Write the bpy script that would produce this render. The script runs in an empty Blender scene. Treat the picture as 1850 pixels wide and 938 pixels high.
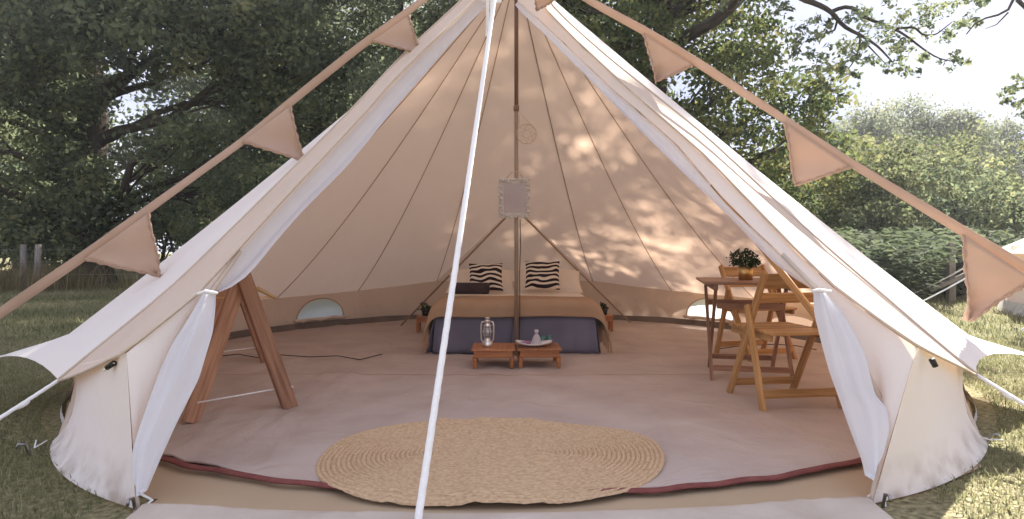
import bpy, math, random
import numpy as np
from mathutils import Vector, Matrix

R = math.radians
sc = bpy.context.scene
col = sc.collection

# ------------------------------------------------------------------ camera
F = 1148.0                 # focal length in photo pixels (photo 1850 wide)
CX, CY, H = -0.035, -5.11, 0.88
cam_d = bpy.data.cameras.new('camera')
cam = bpy.data.objects.new('camera', cam_d)
col.objects.link(cam)
cam.location = (CX, CY, H)
cam.rotation_euler = (R(90), 0, 0)
cam_d.sensor_width = 36.0
cam_d.lens = F / 1850 * 36.0
cam_d.shift_y = -19.0 / 1850
cam_d.clip_start = 0.05
cam_d.clip_end = 1500
sc.camera = cam

# ------------------------------------------------------------------ sky and sun
SUN = Vector((0.48, 0.645, 0.60)).normalized()
elev = math.asin(SUN.z)
world = bpy.data.worlds.new('World')
sc.world = world
world.use_nodes = True
wn, wl = world.node_tree.nodes, world.node_tree.links
wn.clear()
w_out = wn.new('ShaderNodeOutputWorld')
w_bg = wn.new('ShaderNodeBackground')
w_sky = wn.new('ShaderNodeTexSky')
w_sky.sky_type = 'NISHITA'
w_sky.sun_disc = False
w_sky.sun_elevation = elev
w_sky.sun_rotation = math.atan2(SUN.x, SUN.y)
w_sky.air_density = 1.0
w_sky.dust_density = 0.0
w_tc = wn.new('ShaderNodeTexCoord')
w_map = wn.new('ShaderNodeMapping')
w_map.inputs['Scale'].default_value = (1.0, 1.0, 2.6)
w_noise = wn.new('ShaderNodeTexNoise')
w_noise.inputs['Scale'].default_value = 2.3
w_noise.inputs['Detail'].default_value = 7
w_noise.inputs['Roughness'].default_value = 0.55
w_ramp = wn.new('ShaderNodeValToRGB')
w_ramp.color_ramp.elements[0].position = 0.34
w_ramp.color_ramp.elements[0].color = (0.98, 0.98, 0.98, 1)
w_ramp.color_ramp.elements[1].position = 0.60
w_ramp.color_ramp.elements[1].color = (1, 1, 1, 1)
w_mix = wn.new('ShaderNodeMixRGB')
w_n2 = wn.new('ShaderNodeTexNoise')
w_n2.inputs['Scale'].default_value = 3.1
w_n2.inputs['Detail'].default_value = 6
w_r2 = wn.new('ShaderNodeValToRGB')
w_r2.color_ramp.elements[0].position = 0.36
w_r2.color_ramp.elements[0].color = (0.88, 0.97, 1.34, 1)
w_r2.color_ramp.elements[1].position = 0.62
w_r2.color_ramp.elements[1].color = (1.24, 1.25, 1.42, 1)
wl.new(w_map.outputs['Vector'], w_n2.inputs['Vector'])
wl.new(w_n2.outputs['Fac'], w_r2.inputs['Fac'])
wl.new(w_r2.outputs['Color'], w_mix.inputs['Color2'])
w_bg.inputs['Strength'].default_value = 0.15
wl.new(w_tc.outputs['Generated'], w_map.inputs['Vector'])
wl.new(w_map.outputs['Vector'], w_noise.inputs['Vector'])
wl.new(w_noise.outputs['Fac'], w_ramp.inputs['Fac'])
wl.new(w_ramp.outputs['Color'], w_mix.inputs['Fac'])
wl.new(w_sky.outputs['Color'], w_mix.inputs['Color1'])
wl.new(w_mix.outputs['Color'], w_bg.inputs['Color'])
wl.new(w_bg.outputs['Background'], w_out.inputs['Surface'])

sun_d = bpy.data.lights.new('sun', 'SUN')
sun_d.energy = 3.8
sun_d.angle = R(0.8)
sun_d.color = (1.0, 0.95, 0.88)
sun = bpy.data.objects.new('sun', sun_d)
col.objects.link(sun)
sun.rotation_euler = SUN.to_track_quat('Z', 'Y').to_euler()
sun.location = (4, 9, 12)

sc.view_settings.view_transform = 'Standard'
sc.view_settings.look = 'None'
sc.view_settings.exposure = 2.42
sc.view_settings.gamma = 1.0
sc.view_settings.use_curve_mapping = False
sc.render.engine = 'CYCLES'
sc.cycles.use_denoising = True
sc.cycles.max_bounces = 10
sc.cycles.diffuse_bounces = 6
sc.cycles.transmission_bounces = 8
sc.cycles.transparent_max_bounces = 12
sc.cycles.sample_clamp_indirect = 6.0

# ------------------------------------------------------------------ helpers
def P(u, v, d):
    return Vector((CX + (u - 925) * d / F, CY + d, H - (v - 450) * d / F))

def G(u, v, z=0.0):
    return P(u, v, (H - z) * F / (v - 450))

def V(*a):
    return Vector(a)

def lerp(a, b, t):
    return a + (b - a) * t

def resample(pts, n):
    pts = [Vector(p) for p in pts]
    L = [0.0]
    for a, b in zip(pts, pts[1:]):
        L.append(L[-1] + (b - a).length)
    out, j = [], 0
    for i in range(n):
        s = L[-1] * i / (n - 1)
        while j < len(pts) - 2 and L[j + 1] < s:
            j += 1
        q = (s - L[j]) / max(1e-9, L[j + 1] - L[j])
        out.append(pts[j].lerp(pts[j + 1], min(1, max(0, q))))
    return out

def smooth_line(pts, n, it=2):
    """resampled and lightly smoothed copy of a polyline, ends fixed"""
    o = resample(pts, n)
    for _ in range(it):
        o = [o[0]] + [(o[i - 1] + o[i] * 2 + o[i + 1]) / 4 for i in range(1, n - 1)] + [o[-1]]
    return o

def line3(spec):
    """points (u, v[, depth]) seen in the photo -> points in space; depth runs between the given ones"""
    s = [0.0]
    for a, b in zip(spec, spec[1:]):
        s.append(s[-1] + math.hypot(b[0] - a[0], b[1] - a[1]))
    ks = [i for i, p in enumerate(spec) if len(p) > 2]
    inv = np.interp(s, [s[i] for i in ks], [1.0 / spec[i][2] for i in ks])
    return [P(p[0], p[1], 1.0 / q) for p, q in zip(spec, inv)]

def mesh_np(name, verts, faces, attrs=None, smooth=False):
    verts = np.asarray(verts, dtype=np.float32).reshape(-1, 3)
    faces = np.asarray(faces, dtype=np.int32)
    me = bpy.data.meshes.new(name)
    k = faces.shape[1]
    me.vertices.add(len(verts))
    me.vertices.foreach_set('co', verts.ravel())
    me.loops.add(faces.size)
    me.loops.foreach_set('vertex_index', faces.ravel())
    me.polygons.add(len(faces))
    me.polygons.foreach_set('loop_start', np.arange(0, faces.size, k, dtype=np.int32))
    me.polygons.foreach_set('loop_total', np.full(len(faces), k, dtype=np.int32))
    if smooth:
        me.polygons.foreach_set('use_smooth', np.ones(len(faces), dtype=bool))
    for an, arr in (attrs or {}).items():
        at = me.attributes.new(an, 'FLOAT', 'POINT')
        at.data.foreach_set('value', np.asarray(arr, dtype=np.float32))
    me.update(calc_edges=True)
    me.validate()
    return me

WM = {}

def link(name, me, m=None, parent=None, local=False):
    o = bpy.data.objects.new(name, me)
    col.objects.link(o)
    if m is not None:
        me.materials.append(MAT[m] if isinstance(m, str) else m)
    if parent is not None:
        o.parent = parent
        if not local and parent.name in WM:
            o.matrix_parent_inverse = WM[parent.name].inverted()
    return o

def tag(o, label=None, cat=None, group=None, kind=None):
    if label: o['label'] = label
    if cat: o['category'] = cat
    if group: o['group'] = group
    if kind: o['kind'] = kind
    return o

def thing(name, label, cat, loc=(0, 0, 0), rz=0.0, group=None):
    o = bpy.data.objects.new(name, None)
    col.objects.link(o)
    o.empty_display_size = 0.1
    o.location = loc
    o.rotation_euler = (0, 0, rz)
    WM[o.name] = Matrix.Translation(Vector(loc)) @ Matrix.Rotation(rz, 4, 'Z')
    return tag(o, label, cat, group)

def copy_thing(root, loc, rz, label, scale=None):
    r = root.copy()
    col.objects.link(r)
    r.location = loc
    r.rotation_euler = (0, 0, rz)
    if scale: r.scale = scale
    r['label'] = label
    for ch in root.children:
        c = ch.copy(); col.objects.link(c); c.parent = r
        for g in ch.children:
            d = g.copy(); col.objects.link(d); d.parent = c
    return r

class MB:
    """collects shapes; build() links them as one mesh object"""
    def __init__(s):
        s.v, s.f, s.g = [], [], []
    def add(s, verts, faces, gc=None):
        b = len(s.v)
        s.v += [tuple(p) for p in verts]
        s.g += [tuple(p) for p in (gc if gc is not None else verts)]
        s.f += [tuple(i + b for i in f) for f in faces]
        return s
    def box(s, c, size, rz=0.0):
        hx, hy, hz = size[0] / 2, size[1] / 2, size[2] / 2
        M = Matrix.Rotation(rz, 3, 'Z'); c = Vector(c)
        vs = [c + M @ V(x * hx, y * hy, z * hz) for z in (-1, 1) for y in (-1, 1) for x in (-1, 1)]
        k = random.random() * 9
        gl = [(x * hx + k, y * hy + k, z * hz + k) for z in (-1, 1) for y in (-1, 1) for x in (-1, 1)]
        lo = max(range(3), key=lambda i: size[i])
        gl = [tuple([g[i] for i in range(3) if i != lo] + [g[lo]]) for g in gl]
        return s.add(vs, [(0, 2, 3, 1), (4, 5, 7, 6), (0, 1, 5, 4), (2, 6, 7, 3), (0, 4, 6, 2), (1, 3, 7, 5)], gl)
    def bar(s, p0, p1, w, t, side=(1, 0, 0)):
        """plank from p0 to p1: w wide along side, t thick across"""
        p0, p1 = Vector(p0), Vector(p1)
        d = (p1 - p0); L = d.length; d.normalize()
        a = Vector(side); a = (a - d * a.dot(d)).normalized(); b = d.cross(a)
        vs, gl = [], []
        k = random.random() * 9
        for q, z in ((p0, 0), (p1, L)):
            for y in (-1, 1):
                for x in (-1, 1):
                    vs.append(q + a * (x * w / 2) + b * (y * t / 2)); gl.append((x * w / 2 + k, y * t / 2 + k, z + k))
        return s.add(vs, [(0, 2, 3, 1), (4, 5, 7, 6), (0, 1, 5, 4), (2, 6, 7, 3), (0, 4, 6, 2), (1, 3, 7, 5)], gl)
    def tube(s, pts, rad, n=8, cap=True, flat=1.0, up=None):
        pts = [Vector(p) for p in pts]
        N = len(pts)
        rad = [rad] * N if not hasattr(rad, '__len__') else rad
        vs, fs, gl = [], [], []
        L = 0
        ref = Vector(up) if up else None
        for i, p in enumerate(pts):
            d = (pts[min(N - 1, i + 1)] - pts[max(0, i - 1)]).normalized()
            if ref is None:
                ref = V(0, 0, 1) if abs(d.z) < 0.9 else V(1, 0, 0)
            a = (ref - d * ref.dot(d))
            a = a.normalized() if a.length > 1e-6 else V(1, 0, 0)
            b = d.cross(a)
            if not up: ref = a
            if i: L += (p - pts[i - 1]).length
            for k in range(n):
                q = 2 * math.pi * k / n
                vs.append(p + a * (math.cos(q) * rad[i] * flat) + b * (math.sin(q) * rad[i]))
                gl.append((math.cos(q) * rad[i], math.sin(q) * rad[i], L))
        for i in range(N - 1):
            for k in range(n):
                fs.append((i * n + k, i * n + (k + 1) % n, (i + 1) * n + (k + 1) % n, (i + 1) * n + k))
        if cap:
            fs.append(tuple(range(n - 1, -1, -1)))
            fs.append(tuple((N - 1) * n + k for k in range(n)))
        return s.add(vs, fs, gl)
    def lathe(s, prof, c=(0, 0, 0), n=20, sy=1.0):
        c = Vector(c); vs, fs = [], []
        for r, z in prof:
            for k in range(n):
                q = 2 * math.pi * k / n
                vs.append(c + V(r * math.cos(q), r * math.sin(q) * sy, z))
        m = len(prof)
        for i in range(m - 1):
            for k in range(n):
                fs.append((i * n + k, i * n + (k + 1) % n, (i + 1) * n + (k + 1) % n, (i + 1) * n + k))
        fs.append(tuple(range(n - 1, -1, -1)))
        fs.append(tuple((m - 1) * n + k for k in range(n)))
        return s.add(vs, fs)
    def grid(s, rows):
        """rows: list of equally long point lists"""
        n, m = len(rows), len(rows[0])
        vs = [p for r in rows for p in r]
        fs = [(i * m + j, i * m + j + 1, (i + 1) * m + j + 1, (i + 1) * m + j) for i in range(n - 1) for j in range(m - 1)]
        return s.add(vs, fs)
    def build(s, name, m, parent=None, smooth=False, local=False, bevel=0.0, solid=0.0, sub=0):
        me = bpy.data.meshes.new(name)
        me.from_pydata(s.v, [], s.f)
        at = me.attributes.new('gc', 'FLOAT_VECTOR', 'POINT')
        at.data.foreach_set('vector', np.asarray(s.g, dtype=np.float32).ravel())
        if smooth:
            me.polygons.foreach_set('use_smooth', np.ones(len(me.polygons), dtype=bool))
        me.update()
        o = link(name, me, m, parent, local)
        if solid:
            q = o.modifiers.new('solid', 'SOLIDIFY'); q.thickness = solid; q.offset = 0
        if bevel:
            q = o.modifiers.new('bevel', 'BEVEL'); q.width = bevel; q.segments = 2; q.limit_method = 'ANGLE'
        if sub:
            q = o.modifiers.new('sub', 'SUBSURF'); q.levels = sub; q.render_levels = sub
        return o

# ------------------------------------------------------------------ materials
MAT = {}

def newmat(name):
    m = bpy.data.materials.new(name); m.use_nodes = True
    m.node_tree.nodes.clear(); MAT[name] = m
    return m, m.node_tree.nodes, m.node_tree.links

def fabric(name, c1, c2, scale=6.0, rough=0.9, transl=0.0, bump=0.0, bscale=60.0, coord='Object', stretch=(1, 1, 1),
           spec=0.2, metal=0.0, bdist=0.01, detail=4.0, p0=0.3, p1=0.7, tcol=None, b2=None, vary=0.0):
    m, n, l = newmat(name)
    out = n.new('ShaderNodeOutputMaterial')
    pr = n.new('ShaderNodeBsdfPrincipled')
    if coord == 'gc':
        tc = n.new('ShaderNodeAttribute'); tc.attribute_name = 'gc'; src = tc.outputs['Vector']
    else:
        tc = n.new('ShaderNodeTexCoord'); src = tc.outputs[coord]
    mp = n.new('ShaderNodeMapping'); mp.inputs['Scale'].default_value = stretch
    nz = n.new('ShaderNodeTexNoise'); nz.inputs['Scale'].default_value = scale; nz.inputs['Detail'].default_value = detail
    rp = n.new('ShaderNodeValToRGB')
    rp.color_ramp.elements[0].position = p0; rp.color_ramp.elements[0].color = (*c1, 1)
    rp.color_ramp.elements[1].position = p1; rp.color_ramp.elements[1].color = (*c2, 1)
    l.new(src, mp.inputs['Vector']); l.new(mp.outputs['Vector'], nz.inputs['Vector'])
    l.new(nz.outputs['Fac'], rp.inputs['Fac']); l.new(rp.outputs['Color'], pr.inputs['Base Color'])
    if vary:
        oi = n.new('ShaderNodeObjectInfo'); mr_ = n.new('ShaderNodeMapRange'); hv = n.new('ShaderNodeHueSaturation')
        mr_.inputs['To Min'].default_value = 1 - vary; mr_.inputs['To Max'].default_value = 1 + vary
        l.new(oi.outputs['Random'], mr_.inputs['Value']); l.new(mr_.outputs['Result'], hv.inputs['Value'])
        l.new(rp.outputs['Color'], hv.inputs['Color']); l.new(hv.outputs['Color'], pr.inputs['Base Color'])
    pr.inputs['Roughness'].default_value = rough
    pr.inputs['Specular IOR Level'].default_value = spec
    pr.inputs['Metallic'].default_value = metal
    nrm = None
    if bump:
        nb = n.new('ShaderNodeTexNoise'); nb.inputs['Scale'].default_value = bscale; nb.inputs['Detail'].default_value = 3
        bp = n.new('ShaderNodeBump'); bp.inputs['Strength'].default_value = bump; bp.inputs['Distance'].default_value = bdist
        l.new(mp.outputs['Vector'], nb.inputs['Vector']); l.new(nb.outputs['Fac'], bp.inputs['Height'])
        if b2:
            nc = n.new('ShaderNodeTexNoise'); nc.inputs['Scale'].default_value = b2[0]; nc.inputs['Detail'].default_value = 4
            nc.inputs['Distortion'].default_value = 0.8
            bq = n.new('ShaderNodeBump'); bq.inputs['Strength'].default_value = b2[2]; bq.inputs['Distance'].default_value = b2[1]
            l.new(mp.outputs['Vector'], nc.inputs['Vector']); l.new(nc.outputs['Fac'], bq.inputs['Height'])
            l.new(bq.outputs['Normal'], bp.inputs['Normal'])
        l.new(bp.outputs['Normal'], pr.inputs['Normal']); nrm = bp
    if transl:
        tr = n.new('ShaderNodeBsdfTranslucent'); mx = n.new('ShaderNodeMixShader')
        mx.inputs['Fac'].default_value = transl
        if tcol:
            tr.inputs['Color'].default_value = (*tcol, 1)
        else:
            l.new(rp.outputs['Color'], tr.inputs['Color'])
        if nrm: l.new(nrm.outputs['Normal'], tr.inputs['Normal'])
        l.new(pr.outputs['BSDF'], mx.inputs[1]); l.new(tr.outputs['BSDF'], mx.inputs[2]); l.new(mx.outputs['Shader'], out.inputs['Surface'])
    else:
        l.new(pr.outputs['BSDF'], out.inputs['Surface'])
    return m

def wood(name, c1, c2, rough=0.45, spec=0.35):
    return fabric(name, c1, c2, scale=1.0, rough=rough, spec=spec, coord='gc', stretch=(55, 55, 3.2), bump=0.2, bscale=1.5, bdist=0.002, detail=8, p0=0.34, p1=0.64, vary=0.2)

def leafmat(name, cols, transl=0.35, rough=0.8, tboost=1.0):
    m, n, l = newmat(name)
    out = n.new('ShaderNodeOutputMaterial')
    at = n.new('ShaderNodeAttribute'); at.attribute_name = 'var'
    rp = n.new('ShaderNodeValToRGB')
    rp.color_ramp.elements[0].color = (*cols[0], 1); rp.color_ramp.elements[1].color = (*cols[-1], 1)
    for i, c in enumerate(cols[1:-1]):
        e = rp.color_ramp.elements.new((i + 1) / (len(cols) - 1)); e.color = (*c, 1)
    pr = n.new('ShaderNodeBsdfPrincipled'); pr.inputs['Roughness'].default_value = rough; pr.inputs['Specular IOR Level'].default_value = 0.12
    tr = n.new('ShaderNodeBsdfTranslucent'); mx = n.new('ShaderNodeMixShader'); mx.inputs['Fac'].default_value = transl
    l.new(at.outputs['Fac'], rp.inputs['Fac']); l.new(rp.outputs['Color'], pr.inputs['Base Color']); l.new(rp.outputs['Color'], tr.inputs['Color'])
    l.new(pr.outputs['BSDF'], mx.inputs[1]); l.new(tr.outputs['BSDF'], mx.inputs[2]); l.new(mx.outputs['Shader'], out.inputs['Surface'])
    return m

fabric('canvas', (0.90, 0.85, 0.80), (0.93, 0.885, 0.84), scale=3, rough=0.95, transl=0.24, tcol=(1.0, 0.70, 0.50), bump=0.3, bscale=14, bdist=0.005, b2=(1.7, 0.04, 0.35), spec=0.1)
fabric('seam', (0.48, 0.35, 0.25), (0.53, 0.395, 0.29), rough=0.95)
fabric('hem', (0.58, 0.47, 0.37), (0.64, 0.53, 0.43), rough=0.95)
fabric('muslin', (0.86, 0.86, 0.90), (0.91, 0.91, 0.94), rough=0.95, transl=0.4, spec=0.1)
fabric('rope', (0.86, 0.84, 0.82), (0.92, 0.90, 0.88), coord='gc', stretch=(60, 60, 90), scale=1, rough=0.9, bump=0.4, bscale=1, bdist=0.003)
fabric('mudflap', (0.44, 0.41, 0.37), (0.64, 0.60, 0.56), scale=14, rough=0.95, spec=0.05, bump=0.4, bscale=9)
fabric('groundsheet', (0.42, 0.31, 0.20), (0.47, 0.35, 0.23), scale=2, rough=0.65, spec=0.3, bump=0.1, bscale=5, bdist=0.02)
fabric('upstand_shade', (0.13, 0.10, 0.085), (0.20, 0.16, 0.13), scale=4, rough=0.8)
fabric('canvas_wall_shaded', (0.66, 0.53, 0.425), (0.72, 0.59, 0.48), scale=3, rough=0.95, transl=0.14, tcol=(0.8, 0.58, 0.43), bump=0.35, bscale=14, bdist=0.006, b2=(2.5, 0.05, 0.6), spec=0.1)  # canvas colour darkened to carry the shade on the low wall
fabric('canvas_tan', (0.70, 0.575, 0.475), (0.75, 0.625, 0.525), scale=3, rough=0.95, transl=0.22, tcol=(0.9, 0.66, 0.47), bump=0.35, bscale=14, bdist=0.006, b2=(1.7, 0.05, 0.5), spec=0.1)  # tanner canvas for the eave strips beside the doorway
fabric('sill', (0.48, 0.405, 0.34), (0.60, 0.52, 0.45), scale=5, rough=0.9, spec=0.1, bump=0.4, bscale=30, bdist=0.006, b2=(6, 0.03, 0.6))
fabric('carpet', (0.43, 0.34, 0.295), (0.53, 0.435, 0.385), scale=2.6, rough=0.95, bump=0.5, bscale=150, bdist=0.004, b2=(3.4, 0.05, 0.7), spec=0.1, detail=9)
fabric('carpet_edge', (0.10, 0.045, 0.04), (0.14, 0.06, 0.05), rough=0.9)
fabric('edging', (0.17, 0.05, 0.045), (0.23, 0.075, 0.065), scale=20, rough=0.85, bump=0.3, bscale=60)
fabric('jute', (0.40, 0.26, 0.15), (0.62, 0.44, 0.275), scale=1, coord='gc', stretch=(60, 60, 60), rough=0.95, bump=0.5, bscale=1.6, bdist=0.004, spec=0.1, p0=0.25, p1=0.62)
wood('chair_wood', (0.34, 0.175, 0.06), (0.55, 0.32, 0.13))
wood('table_wood', (0.22, 0.11, 0.065), (0.35, 0.185, 0.11))
wood('low_table_wood', (0.30, 0.105, 0.035), (0.47, 0.19, 0.065), rough=0.3, spec=0.5)
wood('pine', (0.26, 0.12, 0.065), (0.44, 0.23, 0.13), rough=0.65)
wood('pale_wood', (0.55, 0.33, 0.13), (0.68, 0.44, 0.2))
wood('pole_wood', (0.16, 0.085, 0.05), (0.24, 0.135, 0.08), rough=0.55)
wood('pole_pale', (0.30, 0.21, 0.14), (0.37, 0.27, 0.19), rough=0.55)
wood('fence_wood', (0.16, 0.14, 0.12), (0.28, 0.25, 0.22), rough=0.9, spec=0.1)
fabric('blanket', (0.37, 0.235, 0.14), (0.43, 0.28, 0.175), scale=5, rough=0.95, bump=0.3, bscale=120, bdist=0.003, spec=0.05)
fabric('valance', (0.14, 0.13, 0.175), (0.185, 0.17, 0.22), scale=4, rough=0.85)
fabric('pillow', (0.72, 0.62, 0.52), (0.78, 0.68, 0.58), scale=3, rough=0.9, bump=0.3, bscale=5, bdist=0.02)
fabric('bolster', (0.035, 0.022, 0.024), (0.055, 0.035, 0.036), scale=8, rough=0.95)
fabric('silver', (0.62, 0.61, 0.60), (0.78, 0.77, 0.76), scale=30, rough=0.28, metal=1.0)
fabric('steel', (0.30, 0.29, 0.29), (0.40, 0.39, 0.38), rough=0.35, metal=1.0)
fabric('brass', (0.60, 0.40, 0.14), (0.70, 0.48, 0.20), scale=25, rough=0.32, metal=1.0)
fabric('mirror', (0.82, 0.80, 0.78), (0.84, 0.82, 0.80), rough=0.06, metal=1.0)
fabric('shell', (0.50, 0.45, 0.40), (0.72, 0.66, 0.60), scale=40, rough=0.6, spec=0.4)
fabric('wicker', (0.50, 0.36, 0.24), (0.62, 0.47, 0.33), scale=40, rough=0.8)
fabric('ceramic', (0.74, 0.70, 0.68), (0.80, 0.76, 0.74), rough=0.25, spec=0.5)
fabric('lilac', (0.24, 0.10, 0.17), (0.42, 0.24, 0.32), scale=60, rough=0.8)
fabric('organza', (0.72, 0.68, 0.72), (0.82, 0.78, 0.82), scale=30, rough=0.5, transl=0.5)
fabric('green_glass', (0.015, 0.07, 0.065), (0.04, 0.16, 0.14), scale=50, rough=0.1, spec=0.7)
fabric('bunting', (0.56, 0.39, 0.29), (0.62, 0.44, 0.335), scale=5, rough=0.95, transl=0.22, bump=0.25, bscale=300, bdist=0.002, spec=0.05)
fabric('bunting_hem', (0.43, 0.275, 0.195), (0.50, 0.33, 0.24), scale=60, rough=0.95, transl=0.12)
fabric('cable', (0.03, 0.025, 0.022), (0.05, 0.04, 0.035), rough=0.6)
fabric('black_plastic', (0.02, 0.018, 0.016), (0.03, 0.028, 0.025), rough=0.5)
fabric('earth', (0.06, 0.045, 0.03), (0.12, 0.09, 0.06), scale=12, rough=1.0)
fabric('bark', (0.045, 0.036, 0.028), (0.115, 0.095, 0.078), scale=1, coord='gc', stretch=(9, 9, 2.0), rough=0.95, bump=0.9, bscale=1.6, bdist=0.05, spec=0.1)
leafmat('leaf_oak', [(0.09, 0.118, 0.078), (0.16, 0.195, 0.112), (0.22, 0.245, 0.128), (0.29, 0.285, 0.135)], 0.52)
leafmat('leaf_ash', [(0.12, 0.148, 0.098), (0.18, 0.21, 0.128), (0.235, 0.25, 0.145)], 0.5)
leafmat('leaf_sunny', [(0.06, 0.085, 0.04), (0.11, 0.145, 0.055), (0.18, 0.195, 0.07), (0.25, 0.235, 0.09)], 0.45)
leafmat('leaf_hazel', [(0.085, 0.108, 0.055), (0.155, 0.178, 0.085), (0.215, 0.225, 0.11), (0.28, 0.26, 0.14)], 0.48)
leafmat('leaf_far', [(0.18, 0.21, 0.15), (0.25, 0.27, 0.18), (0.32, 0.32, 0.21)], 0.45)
leafmat('leaf_pot', [(0.012, 0.028, 0.012), (0.03, 0.055, 0.018), (0.06, 0.08, 0.02)], 0.15)
leafmat('frond', [(0.07, 0.095, 0.055), (0.125, 0.155, 0.085), (0.2, 0.215, 0.12)], 0.38, rough=0.85)
leafmat('blade', [(0.14, 0.15, 0.075), (0.21, 0.215, 0.105), (0.29, 0.275, 0.15), (0.42, 0.38, 0.25)], 0.42, rough=0.7)
leafmat('dry_blade', [(0.12, 0.11, 0.05), (0.22, 0.18, 0.095), (0.32, 0.25, 0.15)], 0.3, rough=0.8)

def mud(name):
    m = MAT[name]; n, l = m.node_tree.nodes, m.node_tree.links
    pr = [x for x in n if x.type == 'BSDF_PRINCIPLED'][0]
    src = pr.inputs['Base Color'].links[0].from_socket
    tc = n.new('ShaderNodeTexCoord'); sp = n.new('ShaderNodeSeparateXYZ'); rg = n.new('ShaderNodeMapRange')
    rg.inputs['From Min'].default_value = 0.0; rg.inputs['From Max'].default_value = 0.16
    rg.inputs['To Min'].default_value = 1.0; rg.inputs['To Max'].default_value = 0.0
    nz = n.new('ShaderNodeTexNoise'); nz.inputs['Scale'].default_value = 11; nz.inputs['Detail'].default_value = 9
    rp = n.new('ShaderNodeValToRGB'); rp.color_ramp.elements[0].position = 0.42; rp.color_ramp.elements[1].position = 0.66
    mu = n.new('ShaderNodeMath'); mu.operation = 'MULTIPLY'
    m2 = n.new('ShaderNodeMath'); m2.operation = 'MULTIPLY'; m2.inputs[1].default_value = 0.75
    mx = n.new('ShaderNodeMixRGB'); mx.inputs['Color2'].default_value = (0.30, 0.24, 0.17, 1)
    l.new(tc.outputs['Object'], sp.inputs['Vector']); l.new(sp.outputs['Z'], rg.inputs['Value'])
    l.new(tc.outputs['Object'], nz.inputs['Vector']); l.new(nz.outputs['Fac'], rp.inputs['Fac'])
    l.new(rg.outputs['Result'], mu.inputs[0]); l.new(rp.outputs['Color'], mu.inputs[1]); l.new(mu.outputs['Value'], m2.inputs[0])
    l.new(m2.outputs['Value'], mx.inputs['Fac']); l.new(src, mx.inputs['Color1']); l.new(mx.outputs['Color'], pr.inputs['Base Color'])
mud('canvas')

def zebra():
    m, n, l = newmat('zebra')
    out = n.new('ShaderNodeOutputMaterial'); pr = n.new('ShaderNodeBsdfPrincipled')
    at = n.new('ShaderNodeAttribute'); at.attribute_name = 'gc'
    mp = n.new('ShaderNodeMapping'); mp.inputs['Scale'].default_value = (0.8, 1, 1)
    wv = n.new('ShaderNodeTexWave'); wv.bands_direction = 'Z'; wv.wave_profile = 'SIN'
    wv.inputs['Scale'].default_value = 6.4; wv.inputs['Distortion'].default_value = 7.5
    wv.inputs['Detail'].default_value = 1.2; wv.inputs['Detail Scale'].default_value = 1.1
    rp = n.new('ShaderNodeValToRGB'); rp.color_ramp.interpolation = 'EASE'
    rp.color_ramp.elements[0].position = 0.52; rp.color_ramp.elements[0].color = (0.022, 0.012, 0.014, 1)
    rp.color_ramp.elements[1].position = 0.60; rp.color_ramp.elements[1].color = (0.72, 0.62, 0.51, 1)
    l.new(at.outputs['Vector'], mp.inputs['Vector']); l.new(mp.outputs['Vector'], wv.inputs['Vector'])
    l.new(wv.outputs['Fac'], rp.inputs['Fac']); l.new(rp.outputs['Color'], pr.inputs['Base Color'])
    pr.inputs['Roughness'].default_value = 0.95; pr.inputs['Specular IOR Level'].default_value = 0.1
    l.new(pr.outputs['BSDF'], out.inputs['Surface'])
zebra()

def clear(name, colr, gloss=0.12, rough=0.05, milky=0.0):
    m, n, l = newmat(name)
    out = n.new('ShaderNodeOutputMaterial')
    t = n.new('ShaderNodeBsdfTransparent'); t.inputs['Color'].default_value = (*colr, 1)
    g = n.new('ShaderNodeBsdfGlossy'); g.inputs['Roughness'].default_value = rough
    mx = n.new('ShaderNodeMixShader'); mx.inputs['Fac'].default_value = gloss
    l.new(t.outputs['BSDF'], mx.inputs[1]); l.new(g.outputs['BSDF'], mx.inputs[2])
    last = mx
    if milky:
        d = n.new('ShaderNodeBsdfTranslucent'); d.inputs['Color'].default_value = (0.85, 0.88, 0.92, 1)
        m2 = n.new('ShaderNodeMixShader'); m2.inputs['Fac'].default_value = milky
        l.new(mx.outputs['Shader'], m2.inputs[1]); l.new(d.outputs['BSDF'], m2.inputs[2]); last = m2
    l.new(last.outputs['Shader'], out.inputs['Surface'])
clear('pvc', (0.93, 0.96, 0.97), 0.06, 0.1, 0.72)
clear('glass', (0.88, 0.88, 0.86), 0.25, 0.03)

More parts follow.
